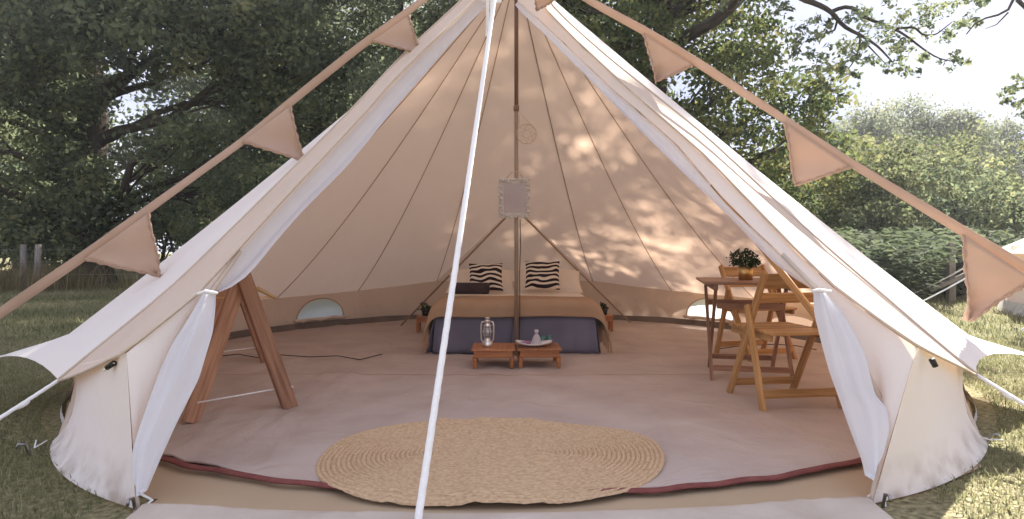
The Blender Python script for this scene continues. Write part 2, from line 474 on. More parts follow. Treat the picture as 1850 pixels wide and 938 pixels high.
def ground_mat():
    m, n, l = newmat('turf')
    out = n.new('ShaderNodeOutputMaterial'); pr = n.new('ShaderNodeBsdfPrincipled')
    tc = n.new('ShaderNodeTexCoord')
    n1 = n.new('ShaderNodeTexNoise'); n1.inputs['Scale'].default_value = 0.9; n1.inputs['Detail'].default_value = 8
    n2 = n.new('ShaderNodeTexNoise'); n2.inputs['Scale'].default_value = 38; n2.inputs['Detail'].default_value = 5
    r1 = n.new('ShaderNodeValToRGB')
    r1.color_ramp.elements[0].position = 0.35; r1.color_ramp.elements[0].color = (0.18, 0.185, 0.095, 1)
    r1.color_ramp.elements[1].position = 0.68; r1.color_ramp.elements[1].color = (0.37, 0.33, 0.21, 1)
    r2 = n.new('ShaderNodeValToRGB')
    r2.color_ramp.elements[0].position = 0.3; r2.color_ramp.elements[0].color = (0.35, 0.35, 0.3, 1)
    r2.color_ramp.elements[1].position = 0.72; r2.color_ramp.elements[1].color = (1.25, 1.2, 1.1, 1)
    mu = n.new('ShaderNodeMixRGB'); mu.blend_type = 'MULTIPLY'; mu.inputs['Fac'].default_value = 1
    l.new(tc.outputs['Object'], n1.inputs['Vector']); l.new(tc.outputs['Object'], n2.inputs['Vector'])
    l.new(n1.outputs['Fac'], r1.inputs['Fac']); l.new(n2.outputs['Fac'], r2.inputs['Fac'])
    l.new(r1.outputs['Color'], mu.inputs['Color1']); l.new(r2.outputs['Color'], mu.inputs['Color2'])
    l.new(mu.outputs['Color'], pr.inputs['Base Color'])
    bp = n.new('ShaderNodeBump'); bp.inputs['Strength'].default_value = 0.8; bp.inputs['Distance'].default_value = 0.05
    l.new(n2.outputs['Fac'], bp.inputs['Height']); l.new(bp.outputs['Normal'], pr.inputs['Normal'])
    pr.inputs['Roughness'].default_value = 1.0; pr.inputs['Specular IOR Level'].default_value = 0.1
    l.new(pr.outputs['BSDF'], out.inputs['Surface'])
ground_mat()

rnd = random.Random(7)
random.seed(7)
rng = np.random.default_rng(11)

# ------------------------------------------------------------------ ground
gm = MB()
xs = [-160, -80, -40, -20, -12, -6, -3, 0, 3, 6, 12, 20, 40, 80, 160]
ys = [-60, -30, -12, -6, -3, 0, 3, 6, 10, 15, 22, 40, 80, 130]
gm.grid([[(x, y, 0.0) for x in xs] for y in ys])
ground = gm.build('ground', 'turf')
tag(ground, 'grass field the tents stand on', None, kind='structure')

def blades(name, n, region, hmin, hmax, width, m, seed, keep, lean=0.5):
    g = np.random.default_rng(seed)
    x = g.uniform(region[0], region[1], n); y = g.uniform(region[2], region[3], n)
    k = keep(x, y, g)
    x, y = x[k], y[k]; n = len(x)
    h = g.uniform(hmin, hmax, n); a = g.uniform(0, 2 * np.pi, n); w = width * g.uniform(0.6, 1.3, n)
    la = g.uniform(0, 2 * np.pi, n); ln = h * g.uniform(0.1, lean, n) * 2
    dx, dy = np.cos(a) * w / 2, np.sin(a) * w / 2
    lx, ly = np.cos(la) * ln, np.sin(la) * ln
    z0 = np.zeros(n) - 0.005
    v = np.stack([np.stack([x - dx, y - dy, z0], 1), np.stack([x + dx, y + dy, z0], 1),
                  np.stack([x + dx * .8 + lx * .3, y + dy * .8 + ly * .3, h * .6], 1), np.stack([x - dx * .8 + lx * .3, y - dy * .8 + ly * .3, h * .6], 1),
                  np.stack([x + lx, y + ly, h], 1), np.stack([x + lx * .97, y + ly * .97, h * .985], 1)], 1).reshape(-1, 3)
    b = np.arange(n)[:, None] * 6
    f = np.concatenate([b + np.array([[0, 1, 2, 3]]), b + np.array([[3, 2, 4, 5]])])
    # patchy colour: the sward itself is greener in places and straw-coloured in others
    pat = 0.5 + 0.4 * np.sin(x * 1.3 + 1.1 * np.sin(y * 0.9)) * np.cos(y * 1.7 + 0.8 * np.sin(x * 1.9))
    var = np.clip(pat * 0.75 + g.normal(0.17, 0.2, n), 0, 1)
    me = mesh_np(name, v, f, {'var': np.repeat(var, 6)})
    return link(name, me, m)

def outside_tent(x, y, rad=3.1):
    return (x * x + y * y) > rad * rad

def keep_near(x, y, g):
    d = y - CY
    infr = (np.abs(x - CX) < d * 0.95 + 0.6)
    return outside_tent(x, y, 3.07) & infr & ~((np.abs(x) < 1.45) & (y > -3.5))
def keep_far(x, y, g):
    d = y - CY
    return (np.abs(x - CX) < d * 0.92 + 0.5) & outside_tent(x, y, 3.3)

tag(blades('grass', 210000, (-5.2, 5.2, -4.2, 1.2), 0.010, 0.036, 0.0055, 'blade', 3, keep_near), 'short trodden grass around the tent', 'grass', kind='stuff')
tag(blades('field_grass', 130000, (-15, 15, 0.5, 12.5), 0.025, 0.075, 0.012, 'blade', 4, keep_far), 'longer rough grass of the field behind the tent', 'grass', kind='stuff')
def keep_dry(x, y, g):
    return ((x < -5.0) & (g.uniform(0, 1, len(x)) < 0.2 + 0.8 * (np.sin(x * 1.7) * np.sin(x * 0.63 + 1) > 0.1))) | ((x > 6) & (g.uniform(0, 1, len(x)) < 0.15))
tag(blades('tall_dry_grass', 16000, (-14, 12, 7.6, 9.6), 0.25, 0.75, 0.012, 'dry_blade', 5, keep_dry, lean=0.35), 'tall straw-coloured grass along the fence', 'grass', kind='stuff')

# ------------------------------------------------------------------ the bell tent
APEX = 3.08
TH = [-117, -97, -77, -57.5, -38, -19, 19, 38, 57.5, 77, 97, 117]
ZJ = {19: 0.48, 38: 0.39, 57.5: 0.36, 77: 0.36, 97: 0.36, 117: 0.36}
def pol(th, r, z):
    return V(r * math.sin(R(th)), r * math.cos(R(th)), z)
NT = 26
def seam_line(th, n=NT):
    zj = ZJ[abs(th)]
    tip_r = {117: 3.34}.get(abs(th), 3.2)
    tip_z = {117: 0.26}.get(abs(th), zj - 0.10)
    sag = {117: 0.05, 97: 0.13, 77: 0.17}.get(abs(th), 0.20)
    pts = []
    for i in range(40):
        t = i / 39
        r = 0.06 + 2.94 * t
        z = APEX + (zj - APEX) * t - sag * 4 * t * (1 - t) * (0.55 + 0.45 * t)
        pts.append(pol(th, r, z))
    inner = resample(pts, n - 3)
    edge = [inner[-1].lerp(pol(th, tip_r, tip_z), k / 3) for k in (1, 2, 3)]
    return inner + edge

bt = thing('bell_tent', 'large cream canvas bell tent with its doorway open and curtains tied back', 'tent', (0, 0, 0))

def panel(a, b, name='roof_panel', m='canvas', ns=9, billow=-0.02, scal=0.13, seamed=True):
    n = len(a); rows = []
    for i in range(n):
        t = i / (n - 1)
        row = []
        for j in range(ns):
            s = j / (ns - 1)
            p = a[i].lerp(b[i], s)
            q = 4 * s * (1 - s)
            rad = V(p.x, p.y, 0)
            rl = rad.length or 1
            e = max(0, (t - 0.72) / 0.28) ** 2
            k = billow * q * math.sin(math.pi * min(1, t * 1.05)) - scal * q * e
            p = p + rad / rl * k + V(0, 0, 0.05 * q * e * (1 if scal else 0))
            row.append(p)
        rows.append(row)
    o = MB().grid(rows).build(name, m, bt, smooth=True)
    return o

seams = {th: seam_line(th) for th in TH}
ridgeL = smooth_line(line3([(888, -52, 5.0), (835, 0), (730, 97), (634, 200), (480, 354), (352, 480), (300, 530), (174, 630), (106, 687, 2.86)]), NT, 1)
ridgeR = smooth_line(line3([(962, -52, 5.0), (992, 6), (1030, 44), (1100, 106), (1168, 160), (1270, 242), (1424, 385), (1507, 460), (1633, 567), (1698, 624), (1764, 677, 2.84)]), NT, 1)
order = [('L', ridgeL)] + [(t, seams[t]) for t in TH] + [('R', ridgeR)]
for (ta, a), (tb, b) in zip(order, order[1:]):
    if ta == -19: continue
    first = ta == 'L'; last = tb == 'R'
    pn = panel(a, b, scal=0.02 if first else 0.09 if last else 0.13)
    # taped seam on the inside
    if ta != 'L':
        line = [p + V(-p.x, -p.y, 0).normalized() * 0.008 + V(0, 0, -0.004) for p in a[1:-3]]
        MB().tube(line, 0.0045, 5).build('seam', 'seam', pn, smooth=True)
line = [p + V(-p.x, -p.y, 0).normalized() * 0.008 + V(0, 0, -0.004) for p in seams[117][1:-3]]
MB().tube(line, 0.0045, 5).build('seam', 'seam', bt, smooth=True)
# the rear: two roof panels down to the rear door frame, and the closed rear door under it
ATOP = V(0.0, 2.06, 1.37)
mid = resample([V(0, 0.06, APEX), V(0, 0.7, 2.32), V(0, 1.4, 1.78), ATOP], NT)
s0 = [p for p in seams[-19]]; s1 = [p for p in seams[19]]
pl_ = panel(s0, mid, scal=0, billow=0)
pr_ = panel(mid, s1, scal=0, billow=0)
for s_, o_ in ((s0, pl_), (s1, pr_)):
    line = [p + V(-p.x, -p.y, 0).normalized() * 0.008 + V(0, 0, -0.004) for p in s_[1:-3]]
    MB().tube(line, 0.0045, 5).build('seam', 'seam', o_, smooth=True)
jl, jr = pol(-19, 3.0, 0.48), pol(19, 3.0, 0.48)
rows = []
for i in range(12):
    q = i / 11
    a, b = ATOP.lerp(jl, q), ATOP.lerp(jr, q)
    rows.append([a.lerp(b, s / 10) + V(0, 0.02 * math.sin(s * 0.9) * q, 0) for s in range(11)])
MB().grid(rows).build('rear_door', 'canvas', bt, smooth=True)
MB().tube([ATOP + V(0, -0.05, -0.03), V(-1.30, 2.0, 0.0)], 0.010, 8).build('rear_pole', 'pole_pale', bt, smooth=True)
MB().tube([ATOP + V(0, -0.05, -0.03), V(1.37, 2.36, 0.0)], 0.010, 8).build('rear_pole', 'pole_pale', bt, smooth=True)

# walls
def wall(tha, thb, za, zb, hole=False, name='wall_panel'):
    top_a, top_b = pol(tha, 2.99, za), pol(thb, 2.99, zb)
    n = 40 if hole else 10
    nv = 7
    v0, hh, aa = 0.30, 0.58, 0.29
    def pt(u, v):
        t = top_a.lerp(top_b, u)
        b = pol(lerp(tha, thb, u), 2.985, 0.0) if abs(tha) != 137 and abs(thb) != 137 else pol(tha, 3.07 if abs(tha) == 137 else 2.97, 0.0).lerp(pol(thb, 3.07 if abs(thb) == 137 else 2.97, 0.0), u)
        p = b.lerp(t, v)
        rad = V(p.x, p.y, 0).normalized()
        return p - rad * (0.035 * math.sin(math.pi * v))
    def arc(u):
        x = (u - 0.5) / aa
        return v0 + (hh * math.sqrt(1 - x * x) if abs(x) < 1 else 0)
    mb = MB()
    if not hole:
        mb.grid([[pt(i / n, j / nv) for i in range(n + 1)] for j in range(nv + 1)])
    else:
        us = sorted(set([i / n for i in range(n + 1)] + [0.5 - aa, 0.5 + aa, 0.5 - aa * .985, 0.5 + aa * .985]))
        mb.grid([[pt(u, v0 * j / 3) for u in us] for j in range(4)])
        mb.grid([[pt(u, lerp(arc(u), 1, j / 4)) for u in us] for j in range(5)])
    o = mb.build(name, 'canvas_wall_shaded', bt, smooth=True)
    th_ = (tha, thb)
    if hole:
        au = [0.5 + aa * math.cos(math.pi * k / 30) for k in range(31)]
        inn = lambda p, e: p - V(p.x, p.y, 0).normalized() * e
        arcp = [inn(pt(u, arc(u)), 0.006) for u in au]
        basep = [inn(pt(u, v0), 0.004) for u in au]
        w = MB().grid([[inn(pt(u, lerp(v0, arc(u), j / 3)), 0.001) for u in au] for j in range(4)]).build('window', 'pvc', o, smooth=True)
        MB().tube(arcp, 0.008, 6).build('window_frame', 'seam', o, smooth=True)
        roll = [inn(pt(0.5 + aa * 1.08 * math.cos(math.pi * k / 12), v0 - 0.03 + 0.02 * math.sin(k * 1.9)), 0.022) for k in range(13)]
        MB().tube(roll, [0.02 + 0.006 * math.sin(k * 2.3) for k in range(13)], 8).build('window_blind', 'hem', o, smooth=True)
    return o
full = [-137] + TH + [137]
zz = lambda t: ZJ.get(abs(t), 0.345)
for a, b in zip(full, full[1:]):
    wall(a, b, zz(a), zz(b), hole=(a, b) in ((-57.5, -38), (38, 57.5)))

# front facets: the eave strip, door panel and wall on each side of the doorway
def front(side):
    if side == 'L':
        ridge = ridgeL
        l2 = [(900, -42, 4.9), (845, 12), (770, 85), (700, 156), (660, 203), (515, 357), (400, 484), (352, 535), (225, 637, 2.30), (145, 675), (107, 688, 2.855)]
        nj = 9
        v_up = [(897, -36, 4.92), (847, 15), (772, 89), (702, 160), (662, 207), (517, 361), (403, 486), (381, 527, 2.58)]
        v_lo = [(381, 527, 2.58), (312, 612), (264, 738), (238, 835), (245, 926, 2.125)]
        u_split = 7
        foot = G(245, 926)
        tha, thb = -157.1, -137
    else:
        ridge = ridgeR
        l2 = [(950, -42, 4.9), (985, 16), (1040, 72), (1126, 152), (1270, 278), (1394, 406), (1448, 462), (1513, 523), (1627, 606), (1660, 627, 2.32), (1743, 667), (1763, 678, 2.838)]
        nj = 10
        v_up = [(935, 0, 4.92), (985, 44), (1108, 160), (1219, 254), (1322, 374), (1454, 497), (1478, 524, 2.6)]
        v_lo = [(1478, 524, 2.6), (1532, 600), (1580, 700), (1610, 752), (1600, 815), (1585, 860), (1577, 916, 2.17)]
        u_split = 7
        foot = G(1577, 916)
        tha, thb = 157.6, 137
    lp = line3(l2)
    l2s = smooth_line(lp, NT, 0)
    n = NT; rows = []
    for i in range(n):
        rows.append([ridge[i].lerp(l2s[i], j / 6) for j in range(7)])
    strip = MB().grid(rows).build('eave_strip', 'canvas_tan', bt, smooth=True)
    # corded ridge and hem
    sgn = -1 if side == 'L' else 1
    MB().tube([p + V(0, -0.004, 0.002) for p in ridge], 0.007, 6).build('ridge_seam', 'hem', strip, smooth=True)
    MB().tube([p + V(0, -0.006, 0) for p in smooth_line(lp, 40, 0)], 0.006, 6).build('hem', 'hem', strip, smooth=True)
    # door panel: between hem and zip
    U = smooth_line(lp[:u_split], 16, 0) + smooth_line(lp[u_split - 1:nj], 16, 0)[1:]
    W = smooth_line(line3(v_up), 16, 0) + smooth_line(line3(v_lo), 16, 1)[1:]
    W = [p + V(0, 0.012, 0) for p in W]
    U = [p + V(0, 0.012, -0.004) for p in U]
    rows = [[u.lerp(w, j / 6) for j in range(7)] for u, w in zip(U, W)]
    dp = MB().grid(rows).build('door_panel', 'canvas', bt, smooth=True)
    MB().tube([p + V(0, -0.006, 0) for p in W[14:]], 0.011, 6).build('zip_edge', 'hem', dp, smooth=True)
    # wall between the doorway and the front corner
    J = U[-1]
    top2 = pol(thb, 2.99, 0.345)
    r1 = math.hypot(foot.x, foot.y)
    th1 = math.degrees(math.atan2(foot.x, foot.y))
    def pt(u, v):
        t = J.lerp(top2, u)
        b = pol(lerp(th1, thb, u), lerp(r1, 3.085, u) + 0.03 * 4 * u * (1 - u), 0.012)
        p = b.lerp(t, v)
        return p - V(p.x, p.y, 0).normalized() * (0.045 * math.sin(math.pi * v ** 0.7) * u)
    fw = MB().grid([[pt(i / 14, j / 9) for i in range(15)] for j in range(10)]).build('front_wall', 'canvas', bt, smooth=True)
    # the toggle under the eave
    if side == 'L':
        tg = line3([(196, 662, 2.36), (203, 657)]) ; tg = [P(194, 664, 2.40), P(206, 656, 2.38)]
        MB().tube([tg[0] + V(-.015, 0, -.012), tg[0], tg[1]], 0.005, 6).build('toggle_cord', 'rope', fw, smooth=True)
    else:
        tg = [P(1683, 649, 2.36), P(1690, 662, 2.36)]
    MB().tube(tg, 0.011, 8).build('toggle', 'black_plastic', fw, smooth=True)
    return W, l2s
WL, _ = front('L')
WR, _ = front('R')

# mud flap round the rest
for a, b in zip(full, full[1:]):
    rows = []
    for j in range(3):
        v = j / 2
        rows.append([pol(lerp(a, b, i / 6), 2.985 + 0.006 * (1 - v), 0.03 * v + 0.003) for i in range(7)])
    MB().grid(rows).build('mud_flap', 'mudflap', bt, smooth=True)
# groundsheet upstand inside, its dark colour also carrying the shadow gap at the wall base
rows = []
for j in range(3):
    rows.append([pol(-137 + 274 * i / 60, 2.95 - 0.05 * (2 - j) / 2, 0.004 + 0.07 * j / 2 + 0.004 * math.sin(i * 1.7)) for i in range(61)])
MB().grid(rows).build('groundsheet_upstand', 'upstand_shade', bt, smooth=True)
MB().grid([[(lambda p: V(p.x, max(p.y, -2.96), 0.006))(pol(-180 + 360 * i / 60, (2.97 + (0.19 if abs(i - 30) > 23 else 0)) * k / 8 + 0.001, 0.006)) for i in range(61)] for k in range(0, 9)]).build('groundsheet', 'groundsheet', bt, smooth=True)
# front lip of the groundsheet across the doorway
FL, FR = G(262, 924), G(1566, 910)
rows = []
for j, (dy, dz) in enumerate(((0.30, 0.008), (0.04, 0.011), (0.0, 0.024), (-0.02, 0.028), (-0.05, 0.022), (-0.30, 0.012))):
    row = []
    for i in range(49):
        s = i / 48
        p = FL.lerp(FR, s)
        bow = -0.11 * 4 * s * (1 - s)
        w = (0.004 * math.sin(s * 23) + 0.006 * abs(math.sin(s * 71 + 1)) * (0.5 + 0.5 * math.sin(s * 9)) if 1 < j < 5 else 0.012 * math.sin(s * 17) * (j == 5))
        row.append(V(p.x, p.y + bow + dy + w, dz + w * 0.8))
    rows.append(row)
MB().grid(rows[1:]).build('door_sill', 'sill', bt, smooth=True)
MB().grid([rows[0], rows[1]]).build('groundsheet_edge', 'groundsheet', bt, smooth=True)

# centre pole in two lengths with a joint
cp = MB().tube([V(0, 0, 0.0), V(0, 0, 2.01)], 0.0165, 12).build('centre_pole', 'pole_pale', bt, smooth=True)
MB().tube([V(0, 0, 2.01), V(0, 0, APEX)], 0.0165, 12).build('centre_pole', 'pole_wood', bt, smooth=True)
MB().lathe([(0.017, 1.985), (0.023, 1.99), (0.023, 2.03), (0.017, 2.035)], n=12).build('pole_joint', 'pole_wood', cp, smooth=True)
MB().lathe([(0.10, 3.02), (0.09, 3.07), (0.05, 3.10), (0.002, 3.115)], n=20).build('peak_cap', 'canvas', bt, smooth=True)
# wooden support pole along the right of the doorway
MB().tube([V(1.11, -1.49, 1.25), V(1.762, -2.30, 0.0)], 0.018, 10).build('support_pole', 'chair_wood', bt, smooth=True)

# muslin curtains inside the doorway, tied back at the waist
def curtain(side):
    if side == 'L':
        outer = [(893, -36, 4.94), (842, 14), (767, 88), (697, 158), (657, 204), (512, 358), (400, 482), (384, 522, 2.62)]
        inner = [(895, -2, 4.94), (862, 28), (812, 82), (713, 198), (630, 300), (546, 384), (492, 446), (454, 496), (415, 526), (390, 531, 2.62)]
        le = [(372, 530, 2.55), (345, 565), (308, 620), (284, 672), (265, 727), (248, 780), (239, 815), (243, 865), (262, 885, 2.11)]
        re = [(391, 530, 2.55), (390, 560), (386, 600), (361, 684), (318, 769), (289, 833), (275, 866), (266, 886, 2.13)]
        tie = [(352, 533, 2.54), (372, 526, 2.52), (392, 530, 2.52)]
    else:
        outer = [(936, 0, 4.94), (982, 44), (1105, 160), (1215, 254), (1318, 374), (1450, 497), (1476, 522, 2.64)]
        inner = [(930, 8, 4.94), (940, 21), (977, 56), (1042, 121), (1100, 181), (1228, 308), (1330, 406), (1394, 474), (1441, 510), (1471, 524, 2.64)]
        le = [(1472, 528, 2.57), (1473, 567), (1487, 627), (1499, 672), (1536, 779), (1556, 832), (1561, 858, 2.2)]
        re = [(1484, 528, 2.57), (1501, 541), (1531, 582), (1561, 639), (1579, 712), (1603, 738), (1607, 775), (1593, 820), (1565, 859, 2.17)]
        tie = [(1466, 527, 2.55), (1480, 524, 2.54), (1500, 527, 2.55)]
    c = MB()
    A, B = smooth_line(line3(outer), 44, 1), smooth_line(line3(inner), 44, 1)
    rows = []
    for i, (a, b) in enumerate(zip(A, B)):
        t = i / 43
        row = []
        for j in range(17):
            s = j / 16
            p = a.lerp(b, s)
            k = 0.012 * math.sin(s * 9 + t * 3) * (0.35 + t) + 0.003 * math.sin(s * 29 + 1.3 * t)
            row.append(p + V(0, k + 0.025 * math.sin(math.pi * s), 0))
        rows.append(row)
    up = c.grid(rows).build('curtain', 'muslin', bt, smooth=True)
    A, B = smooth_line(line3(le), 40, 1), smooth_line(line3(re), 40, 1)
    rows = []
    for i, (a, b) in enumerate(zip(A, B)):
        t = i / 39
        row = []
        for j in range(21):
            s = j / 20
            p = a.lerp(b, s)
            k = 0.012 * math.sin(s * 15 + t * 2.2 + (0.8 if side == 'L' else 2)) * (1.1 - 0.6 * t) + 0.003 * math.sin(s * 37 + 3 * t)
            row.append(p + V(0, k - 0.05 * math.sin(math.pi * s), 0))
        rows.append(row)
    MB().grid(rows).build('curtain_skirt', 'muslin', up, smooth=True)
    T = line3(tie)
    MB().tube([T[0], T[1], T[2]], 0.010, 8, flat=0.7).build('curtain_tie', 'rope', up, smooth=True)
curtain('L'); curtain('R')

# tapes hanging at the top of the doorway
for (u0, u1, v1) in ((880, 879, 66), (888, 884, 74), (882, 882, 50)):
    a, b = P(u0, -4, 4.7), P(u1, v1, 4.66)
    MB().bar(a, b, 0.014, 0.002).build('door_tape', 'rope', bt)
MB().bar(P(872, 2, 4.72), P(906, 2, 4.72), 0.03, 0.01, side=(0, 0, 1)).build('door_tape', 'rope', bt)

# guy ropes with pegs
def rope(a, b, rad, parent=bt, name='guy_rope', knots=(), m='rope', twist=False):
    a, b = Vector(a), Vector(b)
    mb = MB()
    if twist:
        L = (b - a).length; n = int(L / (rad * 0.9)); d = (b - a).normalized()
        e1 = d.cross(V(0, 0, 1)).normalized(); e2 = d.cross(e1); mm = 12
        vs = []
        for i in range(n + 1):
            p = a.lerp(b, i / n) + V(0, 0, -0.02 * math.sin(math.pi * i / n))
            for k in range(mm):
                q = 2 * math.pi * k / mm
                r = rad * (0.92 + 0.12 * abs(math.cos(1.5 * (q - i * 0.32))))
                vs.append(p + e1 * (math.cos(q) * r) + e2 * (math.sin(q) * r))
        mb.add(vs, [(i * mm + k, i * mm + (k + 1) % mm, (i + 1) * mm + (k + 1) % mm, (i + 1) * mm + k) for i in range(n) for k in range(mm)])
    else:
        mb.tube([a.lerp(b, i / 12) + V(0, 0, -0.03 * math.sin(math.pi * i / 12)) for i in range(13)], rad, 8)
    for k in knots:
        p = a.lerp(b, k) + V(0, 0, -0.03 * math.sin(math.pi * k)); d = (b - a).normalized()
        mb.tube([p - d * 0.03, p - d * 0.012, p + d * 0.012, p + d * 0.03], [rad, rad * 1.5, rad * 1.45, rad], 8)
    return mb.build(name, m, parent, smooth=True)
def peg(p, d, parent=bt):
    p = Vector(p); d = Vector(d).normalized()
    MB().tube([p + V(0, 0, -0.05), p + d * 0.03 + V(0, 0, 0.05), p + d * 0.055 + V(0, 0, 0.055), p + d * 0.06 + V(0, 0, 0.035)], 0.006, 6).build('peg', 'steel', parent, smooth=True)
PEAK = P(906, -92, 4.6)
GP = P(752, 962, 1.935)
rope(PEAK, GP, 0.0125, twist=True)
peg(GP, (0, -1, 0))
rope(PEAK, V(0, 0, APEX + 0.02), 0.0125)
tipL, tipR = ridgeL[-1], ridgeR[-1]
rope(tipL, (-2.12, -3.5, 0.0), 0.008, knots=(0.16,), twist=True); peg((-2.12, -3.5, 0), (-.5, -1, 0))
rope(tipR, (2.14, -3.5, 0.0), 0.008, knots=(0.14,), twist=True); peg((2.14, -3.5, 0), (.5, -1, 0))
for th in TH:
    p = seams[th][-1]
    q = pol(th, 4.35, 0.0)
    rope(p, q, 0.006, knots=(0.3,)); peg(q, pol(th, 1, 0))
# pegged loops at the foot of the wall corners
for s, foot, out in ((-1, V(-2.13, -2.28, 0.02), G(62, 822)), (1, V(2.13, -2.28, 0.02), G(1775, 803))):
    for k in (-0.012, 0.012):
        MB().tube([foot + V(k * 2, 0, 0.008), foot.lerp(out, 0.5) + V(k, 0, 0.018), out + V(0, 0, 0.03)], 0.003, 6).build('peg_loop', 'rope', bt, smooth=True)
    peg(out, (s, -0.6, 0))
for q in (G(262, 912), G(1578, 905)):
    MB().tube([q + V(-0.03, -0.02, 0.02), q + V(0, -0.03, 0.05), q + V(0.03, -0.01, 0.02), q + V(0.01, -0.05, 0.0)], 0.006, 6).build('peg_loop', 'rope', bt, smooth=True)
    peg(q + V(0, -0.04, 0), (0, -1, 0))

# ------------------------------------------------------------------ floor matting
def ripple(x, y):
    z = 0.016 * math.exp(-((x + 1.15 + 0.03 * math.sin(y * 2)) / 0.03) ** 2) + 0.013 * math.exp(-((x + 1.28) / 0.035) ** 2)
    z += 0.009 * math.exp(-((x + 0.17 + 0.02 * math.sin(y * 3)) / 0.03) ** 2) + 0.008 * math.exp(-((x - 0.06) / 0.03) ** 2)
    z += 0.006 * math.exp(-((x - 1.27) / 0.03) ** 2) + 0.004 * math.sin(x * 2.1 + 1) * math.sin(y * 1.7)
    z += 0.012 * math.exp(-((x + 1.75 + 0.25 * y * 0.5) / 0.04) ** 2)
    for k in range(9):
        cx = -2.3 + 0.57 * k + 0.13 * math.sin(k * 2.7); sl = 0.10 * math.sin(k * 1.9)
        z += 0.011 * (0.55 + 0.45 * math.sin(y * 1.3 + k)) * math.exp(-((x - cx - sl * y - 0.03 * math.sin(y * 2.3 + k)) / 0.022) ** 2)
    return z
def sheet(name, label, y0f, y1f, rad, z0, ny, thick=0.008, front=False):
    rows = []
    nx = 110
    for i in range(ny + 1):
        row = []
        for j in range(nx + 1):
            s = j / nx * 2 - 1
            yc0, yc1 = y0f(s * rad), y1f(s * rad)
            y = lerp(yc0, yc1, i / ny)
            w = math.sqrt(max(0.0004, rad * rad - y * y))
            x = s * w
            yy = y
            row.append(V(x, yy, z0 + ripple(x, yy)))
        rows.append(row)
    o = MB().grid(rows).build(name, 'carpet', smooth=True, solid=thick)
    return tag(o, label, 'matting', 'floor matting sheets')
RC = 2.885
arcf = lambda x: -math.sqrt(max(0.0, RC * RC - min(abs(x), 2.83) ** 2))
def mat_sheet(name, label, ya, yb, z0, wavy_back):
    rows = []
    nx, ny = 120, 50
    for i in range(ny + 1):
        row = []
        for j in range(nx + 1):
            s = j / nx * 2 - 1
            y = lerp(ya, yb, i / ny)
            w = math.sqrt(max(0.01, RC * RC - y * y))
            x = s * w
            yy = y + wavy_back(x) * (i / ny) ** 8
            row.append(V(x, yy, z0 + ripple(x, yy)))
        rows.append(row)
    o = MB().grid(rows).build(name, 'carpet', smooth=True, solid=0.007)
    tag(o, label, 'matting', 'floor matting sheets')
    back = [p + V(0, 0.002, -0.001) for p in rows[-1]]
    MB().tube(back, 0.0045, 5).build('bound_edge', 'carpet_edge' if z0 < 0.022 else 'carpet', o, smooth=True)
    return o, rows
sA, rowsA = mat_sheet('floor_mat', 'front sheet of pinkish beige matting under the oval jute rug', -2.88, -0.80, 0.026, lambda x: 0.012 * math.sin(x * 3))
sB, _ = mat_sheet('floor_mat', 'middle strip of beige matting under the two low tables', -0.86, 0.10, 0.018, lambda x: 0.035 * math.sin(x * 3.1) + 0.02 * math.sin(x * 7.7))
sC, _ = mat_sheet('floor_mat', 'rear sheet of beige matting under the bed', 0.02, 2.80, 0.010, lambda x: 0.0)
# the plum binding of the front sheet
edge = []
for i in range(90):
    th = lerp(-147, 147, i / 89) if False else lerp(180 - 36, 180 + 36, i / 89)
    ww = 0.008 * math.sin(i * 0.55) + 0.006 * math.sin(i * 1.13)
    x, y = 2.905 * math.sin(R(th)), 2.905 * math.cos(R(th))
    edge.append((V(x - 0.03, y, 0), ww, i))
rows = []
for k in (-1, -0.5, 0, 0.5, 1):
    rows.append([p - p.normalized() * (k * 0.017 + ww * 0.7) + V(0, 0, 0.036 - 0.008 * k * k + 0.002 * math.sin(i * 0.9)) for p, ww, i in edge])
MB().grid(rows).build('binding', 'edging', sA, smooth=True, solid=0.006)

